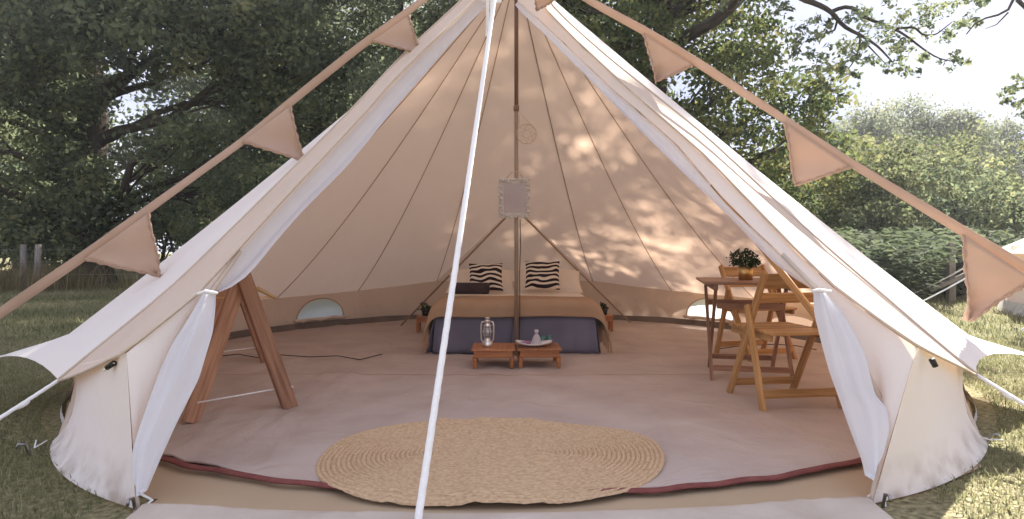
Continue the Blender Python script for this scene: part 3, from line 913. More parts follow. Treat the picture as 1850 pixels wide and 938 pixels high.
# ------------------------------------------------------------------ oval jute rug
rug = thing('jute_rug', 'oval braided jute rug lying in the doorway', 'rug', (-0.118, -2.495, 0.035))
RX, RY, NR = 0.70, 0.515, 27
def oval(k, q):
    # k: distance in from the rim, q: angle
    hw = 0.185
    r = RY - k
    x, y = math.cos(q), math.sin(q)
    e = 2.25
    sx = math.copysign(abs(x) ** (2 / e), x); sy = math.copysign(abs(y) ** (2 / e), y)
    return V(sx * (r + hw), sy * r, 0)
for i in range(NR):
    k = (i + 0.5) * (RY / NR)
    mb = MB(); vs, gl, fs = [], [], []
    n, hw = 230, RY / NR / 2
    s = 0.0; prev = None; ph = rnd.random() * 6
    nn = 7
    for a in range(n):
        q = 2 * math.pi * a / n
        p = oval(k, q); pi_, po = oval(k + hw * 1.02, q), oval(max(0.001, k - hw * 1.02), q)
        if prev is not None: s += (p - prev).length
        prev = p
        rim = 0.009 * math.sin(3 * q + 1) * math.exp(-k / 0.2) + (0.012 * math.exp(-((q - 1.45) / 0.25) ** 2) + 0.012 * math.exp(-((q - 4.75) / 0.12) ** 2)) * math.exp(-k / 0.1)
        off = (0.010 * math.sin(2 * q + 0.5) + 0.008 * math.sin(5 * q)) * math.exp(-k / 0.15)
        for b in range(nn):
            c = b / (nn - 1)
            pp = po.lerp(pi_, c)
            zz_ = 0.008 * math.sin(math.pi * c) ** 0.5 * (0.88 + 0.12 * math.sin(s * 210 + ph + (c - .5) * 5))
            pp = pp + pp.normalized() * (off + 0.0015 * math.sin(s * 170 + ph) * (1 if b in (0, nn - 1) else 0))
            vs.append(V(pp.x, pp.y, max(-0.02, zz_ + rim + 0.002 + ripple(pp.x - 0.118, pp.y - 2.495) - 0.026 * min(1, max(0, (math.hypot(pp.x - 0.118, pp.y - 2.495) - 2.955) / 0.06)))))
            gl.append((c * 0.06 + i * 0.31, i * 0.37, s))
    for a in range(n):
        for b in range(nn - 1):
            a2 = (a + 1) % n
            fs.append((a * nn + b, a2 * nn + b, a2 * nn + b + 1, a * nn + b + 1))
    mb.add(vs, fs, gl)
    mb.build('braid', 'jute', rug, smooth=True, local=True)

# ------------------------------------------------------------------ bed
bed = thing('bed', 'double bed with a tan fringed blanket over a grey valance', 'bed', (0.0, 1.08, 0.03))
bx0, bx1, by0, by1 = -0.66, 0.66, 0.09, 2.06
MB().box((0, 1.08, 0.20), (1.28, 1.94, 0.22)).build('base', 'valance', bed, bevel=0.02)
MB().box((0, 1.08, 0.375), (1.34, 1.97, 0.13)).build('mattress', 'pillow', bed, bevel=0.04)
def skirt(x0, x1, y0, y1, seed):
    rows = []
    n = int((abs(x1 - x0) + abs(y1 - y0)) / 0.012)
    nrm = V(0, -1, 0) if abs(x1 - x0) > abs(y1 - y0) else V(1 if x0 > 0 else -1, 0, 0)
    for j in range(8):
        v = j / 7
        row = []
        for i in range(n + 1):
            s = i / n
            p = V(lerp(x0, x1, s), lerp(y0, y1, s), lerp(0.33, 0.025, v))
            e = max(0, abs(s - 0.5) * 2 - 0.72) / 0.28
            k = (0.009 * math.sin(s * 13 + seed) + 0.005 * math.sin(s * 31) + 0.05 * e * e * math.sin(e * 5 + seed) * 0.8 + 0.02 * e) * v
            row.append(p + nrm * k + V((s - 0.5) * 0.05 * v * e, 0, 0))
        rows.append(row)
    return MB().grid(rows).build('valance', 'valance', bed, smooth=True, solid=0.004)
skirt(-0.665, -0.03, 0.10, 0.10, 0.4)
skirt(-0.02, 0.645, 0.10, 0.10, 1.9)
skirt(-0.665, -0.665, 0.10, 2.04, 2.2)
skirt(0.655, 0.655, 0.10, 2.04, 2.9)
# blanket: over the foot half and down three sides
def blanket_pt(a, b):
    """a across -1..1 with drop beyond, b along foot -1(front hem)..1"""
    hw, rc = 0.685, 0.07
    def fold(t, half, drop):
        # returns offset from the edge and height below the top
        x = abs(t)
        if x <= half - rc: return x, 0.0
        s = x - (half - rc)
        if s < rc * math.pi / 2:
            q = s / rc
            return half - rc + rc * math.sin(q), -rc * (1 - math.cos(q))
        return half + 0.0, -rc - (s - rc * math.pi / 2)
    x, dz1 = fold(a, hw, 0)
    y, dz2 = fold(b, 1.0, 0)
    return math.copysign(x, a), y, dz1, dz2
rows = []
na, nb = 70, 46
for i in range(nb + 1):
    row = []
    tb = lerp(0.0, 1.0, i / nb)
    for j in range(na + 1):
        ta = lerp(-1, 1, j / na)
        a = ta * (0.685 + 0.21)
        b = lerp(0.60, 1.0 + 0.105, tb)      # runs towards the foot
        x, y, dz1, dz2 = blanket_pt(a, max(b, 0) if b > 0 else b)
        yy = -(y if b >= 0 else b)
        dz = dz1 + dz2
        corner = min(-dz1, -dz2)
        flare = 0.10 * (-dz1) + 0.0
        X = x + math.copysign(flare + 0.35 * corner, a)
        Yw = 1.075 + yy * 1.0 - 0.35 * corner - 0.10 * (-dz2)
        z = 0.462 + dz + 0.35 * corner * 0 + 0.005 * math.sin(X * 6 + Yw * 3)
        wv = (0.014 * math.sin(Yw * 11) * (-dz1) * 5 + 0)
        X += wv * (1 if a > 0 else -1)
        Yw -= 0.01 * math.sin(X * 9 + 1) * (-dz2) * 6
        row.append(V(X, Yw, max(z, 0.14)))
    rows.append(row)
bl = MB().grid(rows).build('blanket', 'blanket', bed, smooth=True, solid=0.008)
fr = MB()
for row_edge, k0 in (([r[0] for r in rows], 0), ([r[-1] for r in rows], 1)):
    for p in resample(row_edge, 46):
        q = p + V(rnd.uniform(-.012, .012), rnd.uniform(-.012, .012), -rnd.uniform(0.09, 0.13))
        q.z = max(q.z, 0.04)
        fr.tube([p, p.lerp(q, 0.5) + V(rnd.uniform(-.006, .006), 0, 0), q], 0.0035, 4)
tag(fr.build('fringe', 'blanket', bl), kind='stuff')
# pillows
def pillow(name, label, cat, c, w, h, t, tilt, m, rz=0.0, group=None, flop=0.0):
    root = MB()
    n = 16
    def sheetp(sg):
        rows = []
        for i in range(n + 1):
            v = i / n * 2 - 1
            row = []
            for j in range(n + 1):
                u = j / n * 2 - 1
                pin = 1 - 0.07 * (1 - u * u) * v * v - 0.0
                x = u * w / 2 * (1 - 0.06 * (1 - v * v) * u * u)
                z = v * h / 2 * (1 - 0.06 * (1 - u * u) * v * v)
                q = max(0.0, (1 - u ** 4) * (1 - v ** 4)) ** 0.55
                row.append((x, sg * t / 2 * q, z))
            rows.append(row)
        return rows
    M = Matrix.Translation(Vector(c)) @ Matrix.Rotation(rz, 4, 'Z') @ Matrix.Rotation(tilt, 4, 'X')
    for sg in (-1, 1):
        rows = sheetp(sg)
        vs = [p for r in rows for p in r]
        wv = [M @ Vector(p) + V(0, 0, flop * math.sin(p[0] * 9)) for p in vs]
        gl = [(p[0] + c[0] * 3, p[1] * 0.2, p[2] + c[0]) for p in vs]
        m_ = n + 1
        root.add(wv, [(i * m_ + j, i * m_ + j + 1, (i + 1) * m_ + j + 1, (i + 1) * m_ + j) for i in range(n) for j in range(n)], gl)
    o = root.build(name, m, smooth=True)
    return tag(o, label, cat, group)
TL = R(-24)
pillow('pillow', 'large cream pillow at the left of the bed head', 'pillow', (-0.36, 1.52, 0.535), 0.70, 0.44, 0.16, R(-62), 'pillow', group='cream bed pillows')
pillow('pillow', 'large cream pillow at the right of the bed head', 'pillow', (0.34, 1.52, 0.535), 0.70, 0.44, 0.16, R(-62), 'pillow', group='cream bed pillows')
pillow('cushion', 'zebra print cushion left of the tent pole, behind the dark rolled towel', 'cushion', (-0.292, 1.14, 0.605), 0.335, 0.31, 0.09, R(-30), 'zebra', rz=R(4), group='zebra cushions')
pillow('cushion', 'zebra print cushion right of the tent pole', 'cushion', (0.265, 1.16, 0.620), 0.345, 0.31, 0.09, R(-26), 'zebra', rz=R(-3), group='zebra cushions')
b_ = MB()
pr = [(0.002, 0), (0.03, 0.002), (0.05, 0.01), (0.054, 0.03), (0.054, 0.33), (0.05, 0.35), (0.03, 0.358), (0.002, 0.36)]
vs = []
bb = MB().lathe(pr, n=18)
bb.v = [(z - 0.60, 0.78 + y, 0.515 + x) for x, y, z in bb.v]
bo = bb.build('rolled_towel', 'bolster', smooth=True)
tag(bo, 'dark brown rolled towel lying on the bed', 'towel')

# ------------------------------------------------------------------ bedside stools with small plants
def leaf_mesh(name, centers, radii, n_each, size, seed, flat=0.75, upbias=0.5, wide=0.55):
    g = np.random.default_rng(seed)
    centers = np.asarray(centers, dtype=float); radii = np.asarray(radii, dtype=float)
    N = len(centers) * n_each
    c = np.repeat(centers, n_each, 0); r = np.repeat(radii, n_each)[:, None]
    off = g.normal(0, 0.5, (N, 3)) * r * np.array([1, 1, flat])
    p = c + off
    nr = g.normal(0, 1, (N, 3)); nr[:, 2] += upbias
    nr /= np.linalg.norm(nr, axis=1)[:, None]
    a = np.cross(nr, g.normal(0, 1, (N, 3))); a /= np.linalg.norm(a, axis=1)[:, None]
    b = np.cross(nr, a)
    L = (size * g.uniform(0.6, 1.35, N))[:, None]
    w = L * wide
    v = np.stack([p - a * L / 2, p + b * w / 2 + a * L * 0.06, p + a * L / 2, p - b * w / 2 + a * L * 0.06], 1).reshape(-1, 3)
    f = np.arange(N * 4).reshape(-1, 4)
    cv = np.repeat(g.normal(0, 0.21, len(centers)), n_each)
    var = np.clip(0.46 + cv + g.normal(0, 0.16, N), 0, 1)
    return mesh_np(name, v, f, {'var': np.repeat(var, 4)})

def stool(x, y, label, plabel):
    t = thing('bedside_stool', label, 'stool', (x, y, 0.02), group='bedside stools')
    MB().box((0, 0, 0.155), (0.19, 0.19, 0.02)).build('top', 'low_table_wood', t, local=True, bevel=0.004)
    MB().box((0, 0, 0.125), (0.18, 0.18, 0.04)).build('apron', 'low_table_wood', t, local=True)
    for sx in (-1, 1):
        for sy in (-1, 1):
            MB().box((sx * 0.078, sy * 0.078, 0.0525), (0.028, 0.028, 0.105)).build('leg', 'low_table_wood', t, local=True, bevel=0.003)
    p = thing('potted_plant', plabel, 'plant', (x, y, 0.187), group='bedside plants')
    MB().lathe([(0.03, 0), (0.042, 0.0), (0.052, 0.075), (0.045, 0.075), (0.04, 0.06)], n=16).build('pot', 'black_plastic', p, local=True, smooth=True)
    cs = [(rnd.uniform(-.05, .05), rnd.uniform(-.05, .05), rnd.uniform(.07, .12)) for _ in range(9)]
    link('foliage', leaf_mesh('foliage', cs, [0.03] * 9, 12, 0.03, 31), 'leaf_pot', p, local=True)
stool(-0.93, 1.52, 'small brown bedside stool left of the bed', 'small dark leafy pot plant on the stool left of the bed')
stool(0.93, 1.62, 'small brown bedside stool right of the bed', 'small dark leafy pot plant on the stool right of the bed')

# ------------------------------------------------------------------ low tables
def low_table(x0, x1, y0, y1, h, label, rz=0):
    cx, cy = (x0 + x1) / 2, (y0 + y1) / 2
    w, d = x1 - x0, y1 - y0
    t = thing('low_table', label, 'table', (cx, cy, 0.026), rz, group='low wooden tables')
    MB().box((0, 0, h - 0.006), (w, d, 0.012)).build('tabletop', 'low_table_wood', t, local=True, bevel=0.003)
    ap = MB()
    for sy in (-1, 1): ap.box((0, sy * (d / 2 - 0.022), h - 0.033), (w - 0.036, 0.016, 0.042))
    for sx in (-1, 1): ap.box((sx * (w / 2 - 0.026), 0, h - 0.0335), (0.016, d - 0.062, 0.041))
    ap.build('apron', 'low_table_wood', t, local=True, bevel=0.002)
    MB().box((0, -(d / 2 - 0.016), h - 0.057), (w - 0.01, 0.022, 0.006)).build('moulding', 'low_table_wood', t, local=True, bevel=0.002)
    for sx in (-1, 1):
        for sy in (-1, 1):
            z0 = h - 0.06
            prof = [(0.013, 0), (0.016, 0.004), (0.012, 0.014), (0.016, 0.022), (0.018, 0.03), (0.012, 0.038), (0.017, 0.046), (0.018, 0.055), (0.015, z0)]
            MB().lathe(prof, (sx * (w / 2 - 0.024), sy * (d / 2 - 0.024), 0), 12).build('leg', 'low_table_wood', t, local=True, smooth=True)
    return t
HT = 0.135
low_table(-0.328, -0.014, -0.575, -0.24, HT, 'left of two low orange-brown tables, with a lantern standing on it', R(0.5))
low_table(0.0, 0.320, -0.56, -0.23, HT, 'right of two low orange-brown tables, with a white dish on it', R(1.5))
ZT = 0.026 + HT
# lantern
ln = thing('lantern', 'silver hurricane lantern on the left low table', 'lantern', (-0.216, -0.44, ZT + 0.001))
MB().lathe([(0.038, 0), (0.042, 0.006), (0.041, 0.03), (0.03, 0.042), (0.022, 0.05), (0.024, 0.06), (0.016, 0.066)], n=22).build('fuel_tank', 'silver', ln, local=True, smooth=True)
MB().lathe([(0.020, 0.064), (0.030, 0.085), (0.033, 0.105), (0.028, 0.135), (0.021, 0.15)], n=20).build('globe', 'glass', ln, local=True, smooth=True)
MB().lathe([(0.026, 0.148), (0.028, 0.156), (0.020, 0.165), (0.020, 0.185), (0.025, 0.188), (0.015, 0.2), (0.006, 0.206)], n=20).build('chimney', 'silver', ln, local=True, smooth=True)
MB().lathe([(0.016, 0.208), (0.022, 0.212), (0.010, 0.218)], n=16).build('cap', 'silver', ln, local=True, smooth=True)
for s in (-1, 1):
    MB().tube([V(s * 0.030, 0, 0.035), V(s * 0.044, 0, 0.05), V(s * 0.047, 0, 0.10), V(s * 0.046, 0, 0.16), V(s * 0.040, 0, 0.182), V(s * 0.020, 0, 0.182)], 0.0055, 8).build('side_tube', 'silver', ln, local=True, smooth=True)
cg = MB()
for k in range(4):
    q = R(45 + 90 * k)
    cg.tube([V(math.cos(q) * r_, math.sin(q) * r_, z_) for r_, z_ in ((0.026, 0.07), (0.036, 0.09), (0.037, 0.12), (0.027, 0.15))], 0.0018, 5)
cg.tube([V(math.cos(q) * 0.037, math.sin(q) * 0.037, 0.112) for q in [2 * math.pi * k / 20 for k in range(21)]], 0.0018, 5)
cg.build('wire_guard', 'silver', ln, local=True, smooth=True)
MB().tube([V(0.046 * math.cos(R(a)), 0.004 + 0.03 * math.sin(R(a)), 0.17 - 0.02 * math.sin(R(a))) for a in range(0, 181, 15)], 0.0015, 5).build('bail_handle', 'silver', ln, local=True, smooth=True)
# dish
ds = thing('dish', 'white boat-shaped dish on the right low table', 'dish', (0.125, -0.42, ZT + 0.001))
rows = []
for i in range(17):
    q = i / 16 * 2 - 1
    row = []
    for j in range(9):
        s = j / 8 * 2 - 1
        hw = 0.075 * math.sqrt(max(0.0, 1 - abs(q) ** 2.4)) + 0.004
        row.append(V(q * 0.135, s * hw, 0.003 + 0.022 * q * q + 0.020 * s * s))
    rows.append(row)
MB().grid(rows).build('bowl', 'ceramic', ds, smooth=True, local=True, solid=0.005)
bag = thing('organza_bag', 'small pale organza gift bag standing in the white dish', 'bag', (0.145, -0.445, ZT + 0.010))
mb = MB().lathe([(0.030, 0.0), (0.036, 0.012), (0.031, 0.045), (0.018, 0.075), (0.008, 0.088), (0.014, 0.10), (0.016, 0.112), (0.008, 0.118)], n=24)
mb.v = [(x * (1 + 0.10 * math.sin(9 * math.atan2(y, x))), y * (1 + 0.10 * math.sin(9 * math.atan2(y, x))), z) for x, y, z in mb.v]
mb.build('sack', 'organza', bag, smooth=True, local=True)
MB().tube([V(0.0095 * math.cos(q), 0.0095 * math.sin(q), 0.088) for q in [k * math.pi / 6 for k in range(13)]], 0.002, 5).build('ribbon', 'lilac', bag, smooth=True, local=True)
for i, (x, y, z, s) in enumerate(((0.045, -0.435, 0.026, 1.0), (0.08, -0.405, 0.028, 0.9))):
    mb = MB().lathe([(0.004, -0.014), (0.026, -0.010), (0.032, 0), (0.024, 0.010), (0.006, 0.013)], (0, 0, 0), 16, 0.8)
    mb.v = [(x + a * s * (1 + 0.12 * math.sin(a * 200 + b * 130)), y + b * s, ZT + z + c * s) for a, b, c in mb.v]
    tag(mb.build('sachet', 'lilac', smooth=True), ['purple sachet at the left end of the white dish', 'purple sachet behind the organza bag in the dish'][i], 'sachet', 'purple sachets in the dish')
for i, (x, y) in enumerate(((0.195, -0.315), (0.246, -0.305))):
    g_ = MB().lathe([(0.018, 0), (0.021, 0.003), (0.024, 0.062), (0.022, 0.062), (0.018, 0.006)], (x, y, ZT + 0.001), 16).build('tea_glass', 'green_glass', smooth=True)
    tag(g_, ['left dark green tea glass at the back of the right low table', 'right dark green tea glass at the back of the right low table'][i], 'glass', 'green tea glasses')

# ------------------------------------------------------------------ mirror, hoop and cable on the pole
mr = thing('mirror', 'small mirror in a pale shell frame hung on the tent pole', 'mirror', (-0.018, -0.075, 1.285))
mr.rotation_euler = (R(23), 0, 0)
MB().box((0, 0.0, 0), (0.20, 0.010, 0.28)).build('backing', 'shell', mr, local=True)
MB().box((0, -0.0085, 0.0), (0.168, 0.006, 0.252)).build('glass', 'mirror', mr, local=True)
fm = MB()
for sx in (-1, 1): fm.box((sx * 0.103, -0.006, 0), (0.038, 0.022, 0.30))
for sz in (-1, 1): fm.box((0, -0.0065, sz * 0.142), (0.168, 0.021, 0.036))
fm.build('frame', 'shell', mr, local=True, bevel=0.004)
for i in range(76):
    q = i / 76 * 4
    e, f_ = int(q), q - int(q)
    w_, h_ = 0.112, 0.152
    c = [(-w_ + 2 * w_ * f_, h_), (w_, h_ - 2 * h_ * f_), (w_ - 2 * w_ * f_, -h_), (-w_, -h_ + 2 * h_ * f_)][e]
    c = (c[0] + rnd.uniform(-.012, .012), c[1] + rnd.uniform(-.012, .012))
    r_ = rnd.uniform(0.008, 0.014)
    mb = MB().lathe([(0.001, -1), (0.7, -0.7), (1, 0), (0.6, 0.75), (0.001, 1)], n=7)
    mb.v = [(c[0] + a * r_, -0.018 + b_ * r_ * 0.8, c[1] + d_ * r_) for a, b_, d_ in mb.v]
    mb.build('shell', 'shell', mr, local=True, smooth=True)
MB().tube([V(-0.06, 0.0, 0.16), V(-0.02, 0.01, 0.205), V(0.03, 0.01, 0.215), V(0.07, 0, 0.16)], 0.003, 5).build('hanger', 'wicker', mr, local=True, smooth=True)
dc = thing('hoop_ornament', 'round wicker dreamcatcher hoop hanging beside the tent pole', 'ornament', (0.082, -0.03, 1.80))
MB().tube([V(0.078 * math.cos(R(a)), 0, 0.078 * math.sin(R(a))) for a in range(0, 361, 12)], 0.0035, 6, cap=False).build('hoop', 'wicker', dc, local=True, smooth=True)
wb = MB()
for k in range(8):
    a, b = R(45 * k), R(45 * k + 135)
    wb.tube([V(0.077 * math.cos(a), 0, 0.077 * math.sin(a)), V(0.077 * math.cos(b), 0.002, 0.077 * math.sin(b))], 0.0014, 4)
wb.build('web', 'wicker', dc, local=True)
MB().tube([V(0.05, 0, 0.06), V(-0.05, 0.01, 0.16), V(-0.062, 0.01, 0.19)], 0.002, 5).build('cord', 'wicker', dc, local=True)
MB().tube([V(-0.06, 0, 0.05), V(-0.058, 0.01, 0.16)], 0.002, 5).build('cord', 'wicker', dc, local=True)
cb = MB().tube([V(0.030, -0.012, 1.12), V(0.034, -0.012, 0.9), V(0.026, -0.012, 0.7), V(0.028, -0.012, 0.4), V(0.024, -0.014, 0.16), V(0.03, -0.01, 0.045)], 0.0035, 6).build('cable', 'cable', smooth=True)
tag(cb, 'dark electric cable running down the tent pole below the mirror', 'cable')

# ------------------------------------------------------------------ A-frame clothes rail
cr = thing('clothes_rail', 'wooden A-frame clothes rail standing inside left of the doorway', 'clothes rail', (-1.8, -1.0, 0.03))
f1a, f1b = G(343, 766, .03), G(524, 737, .03)
ap1 = V(-1.475, -1.72, 0.75)
f2b = G(481, 652, .03); sh = f2b - f1b
f2a, ap2 = f1a + sh, ap1 + sh
sd = (f1b - f1a).normalized()
def leg(a, b, off):
    o = sh.normalized() * off
    MB().bar(a + o, b + o + (b - a).normalized() * 0.05, 0.078, 0.034, side=sd).build('leg', 'pine', cr, bevel=0.003)
leg(f1a, ap1, 0.018); leg(f1b, ap1, -0.018)
leg(f2a, ap2, 0.018); leg(f2b, ap2, -0.018)
MB().tube([ap1 - sh.normalized() * 0.02 + V(0, 0, -0.035), ap2 + sh.normalized() * 0.02 + V(0, 0, -0.035)], 0.016, 10).build('rail', 'pale_wood', cr, smooth=True)
for A_, B_, k in ((f1a, f1b, 0.13), (f2a, f2b, 0.13)):
    a = A_.lerp(ap1 if A_ is f1a else ap2, k) ; b = B_.lerp(ap1 if A_ is f1a else ap2, k + 0.02)
    MB().tube([a, b], 0.004, 6).build('cord', 'rope', cr, smooth=True)
    MB().tube([b, b + V(0.03, 0, 0.012), b + V(0.05, 0.01, 0.004), b + V(0.03, -0.01, -0.012)], 0.007, 6).build('cord_knot', 'rope', cr, smooth=True)
hg = thing('coat_hanger', 'pale wooden coat hanger on the rail of the A-frame', 'hanger', ap1.lerp(ap2, 0.27))
hc = ap1.lerp(ap2, 0.27) + V(0, 0, -0.12)
ax = V(0.98, 0.18, 0)
for s in (-1, 1):
    MB().tube([hc + V(0, 0, 0.035), hc + ax * (s * 0.11) + V(0, 0, 0.012), hc + ax * (s * 0.21) + V(0, 0, -0.045)], [0.011, 0.012, 0.010], 8).build('arm', 'pale_wood', hg, smooth=True)
MB().tube([hc - ax * 0.2 + V(0, 0, -0.04), hc + ax * 0.2 + V(0, 0, -0.04)], 0.006, 8).build('bar', 'pale_wood', hg, smooth=True)
MB().tube([hc + V(0, 0, 0.03), hc + V(0, 0, 0.085), hc + V(0, 0.015, 0.115), hc + V(0, 0.005, 0.135), hc + V(0, -0.015, 0.12)], 0.003, 6).build('hook', 'steel', hg, smooth=True)

# ------------------------------------------------------------------ folding chairs and table
def folding_chair(label, loc, rz):
    """local: faces +y, width along x; origin on the floor at the middle of the four feet"""
    t = thing('folding_chair', label, 'chair', loc, rz, group='wooden folding chairs')
    hw, dp, w = 0.200, 0.21, 0.036
    topy, topz = -0.19, 0.73
    for s in (-1, 1):
        x = s * (hw + 0.0)
        MB().bar((x, dp, 0), (x, topy, topz), 0.042, 0.022, side=(0, 1, 0)).build('back_post', 'chair_wood', t, local=True, bevel=0.004)
        x2 = s * (hw + 0.024)
        MB().bar((x2, -dp, 0), (x2, -0.045, 0.545), 0.042, 0.022, side=(0, 1, 0)).build('rear_leg', 'chair_wood', t, local=True, bevel=0.004)
    at = lambda q: V(0, lerp(dp, topy, q), topz * q)
    d = (V(0, topy, topz) - V(0, dp, 0)).normalized()
    for (q0, q1, bow) in ((0.985, 0.875, 0.0), (0.84, 0.765, 0.0)):
        a = at((q0 + q1) / 2)
        MB().bar(V(-hw + 0.011, a.y - 0.004, a.z), V(hw - 0.011, a.y - 0.004, a.z), topz * (q0 - q1) * 1.08, 0.016, side=d).build('back_slat', 'chair_wood', t, local=True, bevel=0.003)
    MB().bar((-hw + 0.011, dp - 0.03, 0.075), (hw - 0.011, dp - 0.03, 0.075), 0.042, 0.018, side=(0, 0, 1)).build('front_stretcher', 'chair_wood', t, local=True, bevel=0.003)
    MB().bar((-hw - 0.013, -dp + 0.022, 0.085), (hw + 0.013, -dp + 0.022, 0.085), 0.046, 0.018, side=(0, 0, 1)).build('rear_stretcher', 'chair_wood', t, local=True, bevel=0.003)
    zs = 0.40
    for s in (-1, 1):
        MB().bar((s * (hw - 0.03), -0.20, zs - 0.022), (s * (hw - 0.03), 0.225, zs - 0.022), 0.02, 0.032, side=(1, 0, 0)).build('seat_rail', 'chair_wood', t, local=True, bevel=0.003)
    for k in range(5):
        y = lerp(-0.185, 0.205, k / 4)
        w_ = hw - 0.014 if k < 9 else hw
        MB().bar((-w_, y, zs + 0.004), (w_, y, zs + 0.004), 0.080, 0.016, side=(0, 1, 0)).build('seat_slat', 'chair_wood', t, local=True, bevel=0.003)
    return t
# near chair: far feet at about (1.27,-1.22)/(1.72,-1.12), near feet at (1.32,-1.65)/(1.79,-1.57)
folding_chair('near wooden folding chair with its back to the doorway', (1.470, -1.55, 0.030), R(8))
folding_chair('far wooden folding chair behind the small table', (1.92, -0.02, 0.014), R(196))
ft = thing('folding_table', 'small brown slatted folding table carrying the gold plant pot', 'table', (1.548, -0.81, 0.026), R(-12))
TZ = 0.645
for k in range(6):
    y = lerp(-0.31, 0.31, k / 5)
    MB().bar((-0.30, y, TZ - 0.008), (0.30, y, TZ - 0.008), 0.112, 0.016, side=(0, 1, 0)).build('top_slat', 'table_wood', ft, local=True, bevel=0.003)
for s in (-1, 1):
    MB().bar((s * 0.23, -0.34, TZ - 0.034), (s * 0.23, 0.34, TZ - 0.034), 0.03, 0.034, side=(1, 0, 0)).build('top_rail', 'table_wood', ft, local=True, bevel=0.002)
for s in (-1, 1):
    MB().bar((s * 0.245, -0.27, 0), (s * 0.245, 0.20, TZ - 0.05), 0.034, 0.02, side=(0, 1, 0)).build('leg', 'table_wood', ft, local=True, bevel=0.003)
    MB().bar((s * 0.215, 0.27, 0), (s * 0.215, -0.20, TZ - 0.05), 0.034, 0.02, side=(0, 1, 0)).build('leg', 'table_wood', ft, local=True, bevel=0.003)
for (y, z, w_) in ((-0.235, 0.085, 0.235), (0.235, 0.085, 0.205), (0.16, 0.48, 0.235), (-0.16, 0.48, 0.205)):
    MB().bar((-w_, y, z), (w_, y, z), 0.036, 0.016, side=(0, 0, 1)).build('stretcher', 'table_wood', ft, local=True, bevel=0.002)
pp = thing('potted_plant', 'bushy green plant in a gold pot on the folding table', 'plant', (1.545, -0.81, 0.026 + TZ))
MB().lathe([(0.040, 0), (0.044, 0.0), (0.051, 0.092), (0.047, 0.092), (0.044, 0.075)], n=28).build('pot', 'brass', pp, local=True, smooth=True)
cs = []
for _ in range(60):
    a, r_ = rnd.uniform(0, 6.28), math.sqrt(rnd.random()) * 0.092
    cs.append((r_ * math.cos(a), r_ * math.sin(a), 0.10 + rnd.random() * (0.115 - 0.55 * r_) + 0.2 * r_ * rnd.random()))
link('foliage', leaf_mesh('foliage', cs, [0.022] * 60, 14, 0.022, 41), 'leaf_pot', pp, local=True)
st = MB()
for c in cs[::2]:
    st.tube([V(c[0] * .2, c[1] * .2, 0.08), Vector(c)], 0.0015, 4)
st.build('stem', 'leaf_pot', pp, local=True)
cw = MB().tube([G(1475, 632, .04), G(1440, 625, .04), G(1400, 622, .04), G(1340, 625, .04), G(1300, 630, .04)], 0.004, 5).build('floor_cable', 'cable', smooth=True)
tag(cw, 'thin dark cable on the matting below the right hand window', 'cable')
cw2 = MB().tube([G(u, v, .045) for u, v in ((395, 644), (430, 640), (470, 647), (500, 641), (560, 645), (610, 643), (650, 650), (690, 640))], 0.004, 5).build('floor_cable', 'cable', smooth=True)
tag(cw2, 'dark wavy cable on the matting behind the A-frame rail', 'cable')

# ------------------------------------------------------------------ bunting
def bunting(pts, flags, label, cat='bunting'):
    L3 = line3(pts)
    t = thing('bunting', label, cat, L3[-1], group='strings of bunting')
    line = smooth_line(L3, 60, 1)
    w = 0.031
    rows = [[], [], []]
    for i, p in enumerate(line):
        tw = 0.25 * math.sin(i * 0.23)
        for k, s in enumerate((-1, 0, 1)):
            rows[k].append(p + V(0, math.sin(tw) * w * s + 0.004 * (s == 0), math.cos(tw) * w * s))
    MB().grid(rows).build('tape', 'bunting', t, smooth=True, solid=0.004)
    for (a, b, c, bend) in flags:
        da = db = None
        def dep(u, v):
            best = min(line, key=lambda p: ((p.x - CX) / (p.y - CY) * F + 925 - u) ** 2 + (450 - (p.z - H) / (p.y - CY) * F - v) ** 2)
            return best.y - CY
        A, B = P(*a, dep(*a) - 0.01), P(*b, dep(*b) - 0.01)
        C = P(*c, (A.y + B.y) / 2 - CY + 0.03)
        n = 14; rows = []
        for i in range(n + 1):
            q = i / n
            a2, b2 = A.lerp(C, q), B.lerp(C, q)
            row = []
            for j in range(13):
                s = j / 12
                p = a2.lerp(b2, s)
                k = bend * math.sin(math.pi * s) * q * (1 - q * 0.4) + 0.02 * math.sin(s * 5 + q * 6 + a[0]) * q
                row.append(p + V(0, k, 0))
            rows.append(row)
        f = MB().grid(rows).build('flag', 'bunting', t, smooth=True, solid=0.003)
        for ed in ([r[0] for r in rows], [r[-1] for r in rows]):
            e2 = resample(ed, 34)
            nrm = (B - A).cross(C - A).normalized()
            MB().tube([p + V(0, 0.004 * math.sin(i * 1.5), 0) + (C - p) * 0.0 for i, p in enumerate(e2)], [0.008 + 0.003 * math.sin(i * 1.1) for i in range(34)], 6).build('hem', 'bunting_hem', f, smooth=True)
    return t, line
bL, lineL = bunting([(908, -100, 4.6), (770, -4), (640, 92), (528, 182), (440, 254), (268, 378), (150, 464), (0, 566), (-200, 708, 3.18)],
        [((738, 28), (672, 74), (759, 97), 0.05), ((524, 192), (438, 256), (547, 290), 0.06), ((268, 385), (152, 468), (289, 500), 0.06)],
        'left string of tan bunting from the tent peak to the lower left')
bR, lineR = bunting([(912, -100, 4.6), (1062, 0), (1163, 55), (1250, 107), (1418, 216), (1535, 293), (1740, 418), (1850, 482), (2050, 610, 3.22)],
        [((962, -30), (1004, -2), (970, 20), -0.04), ((1163, 60), (1252, 118), (1186, 148), 0.05), ((1417, 220), (1537, 302), (1438, 335), 0.05), ((1741, 424), (1868, 506), (1749, 580), 0.05)],
        'right string of tan bunting from the tent peak to the lower right')
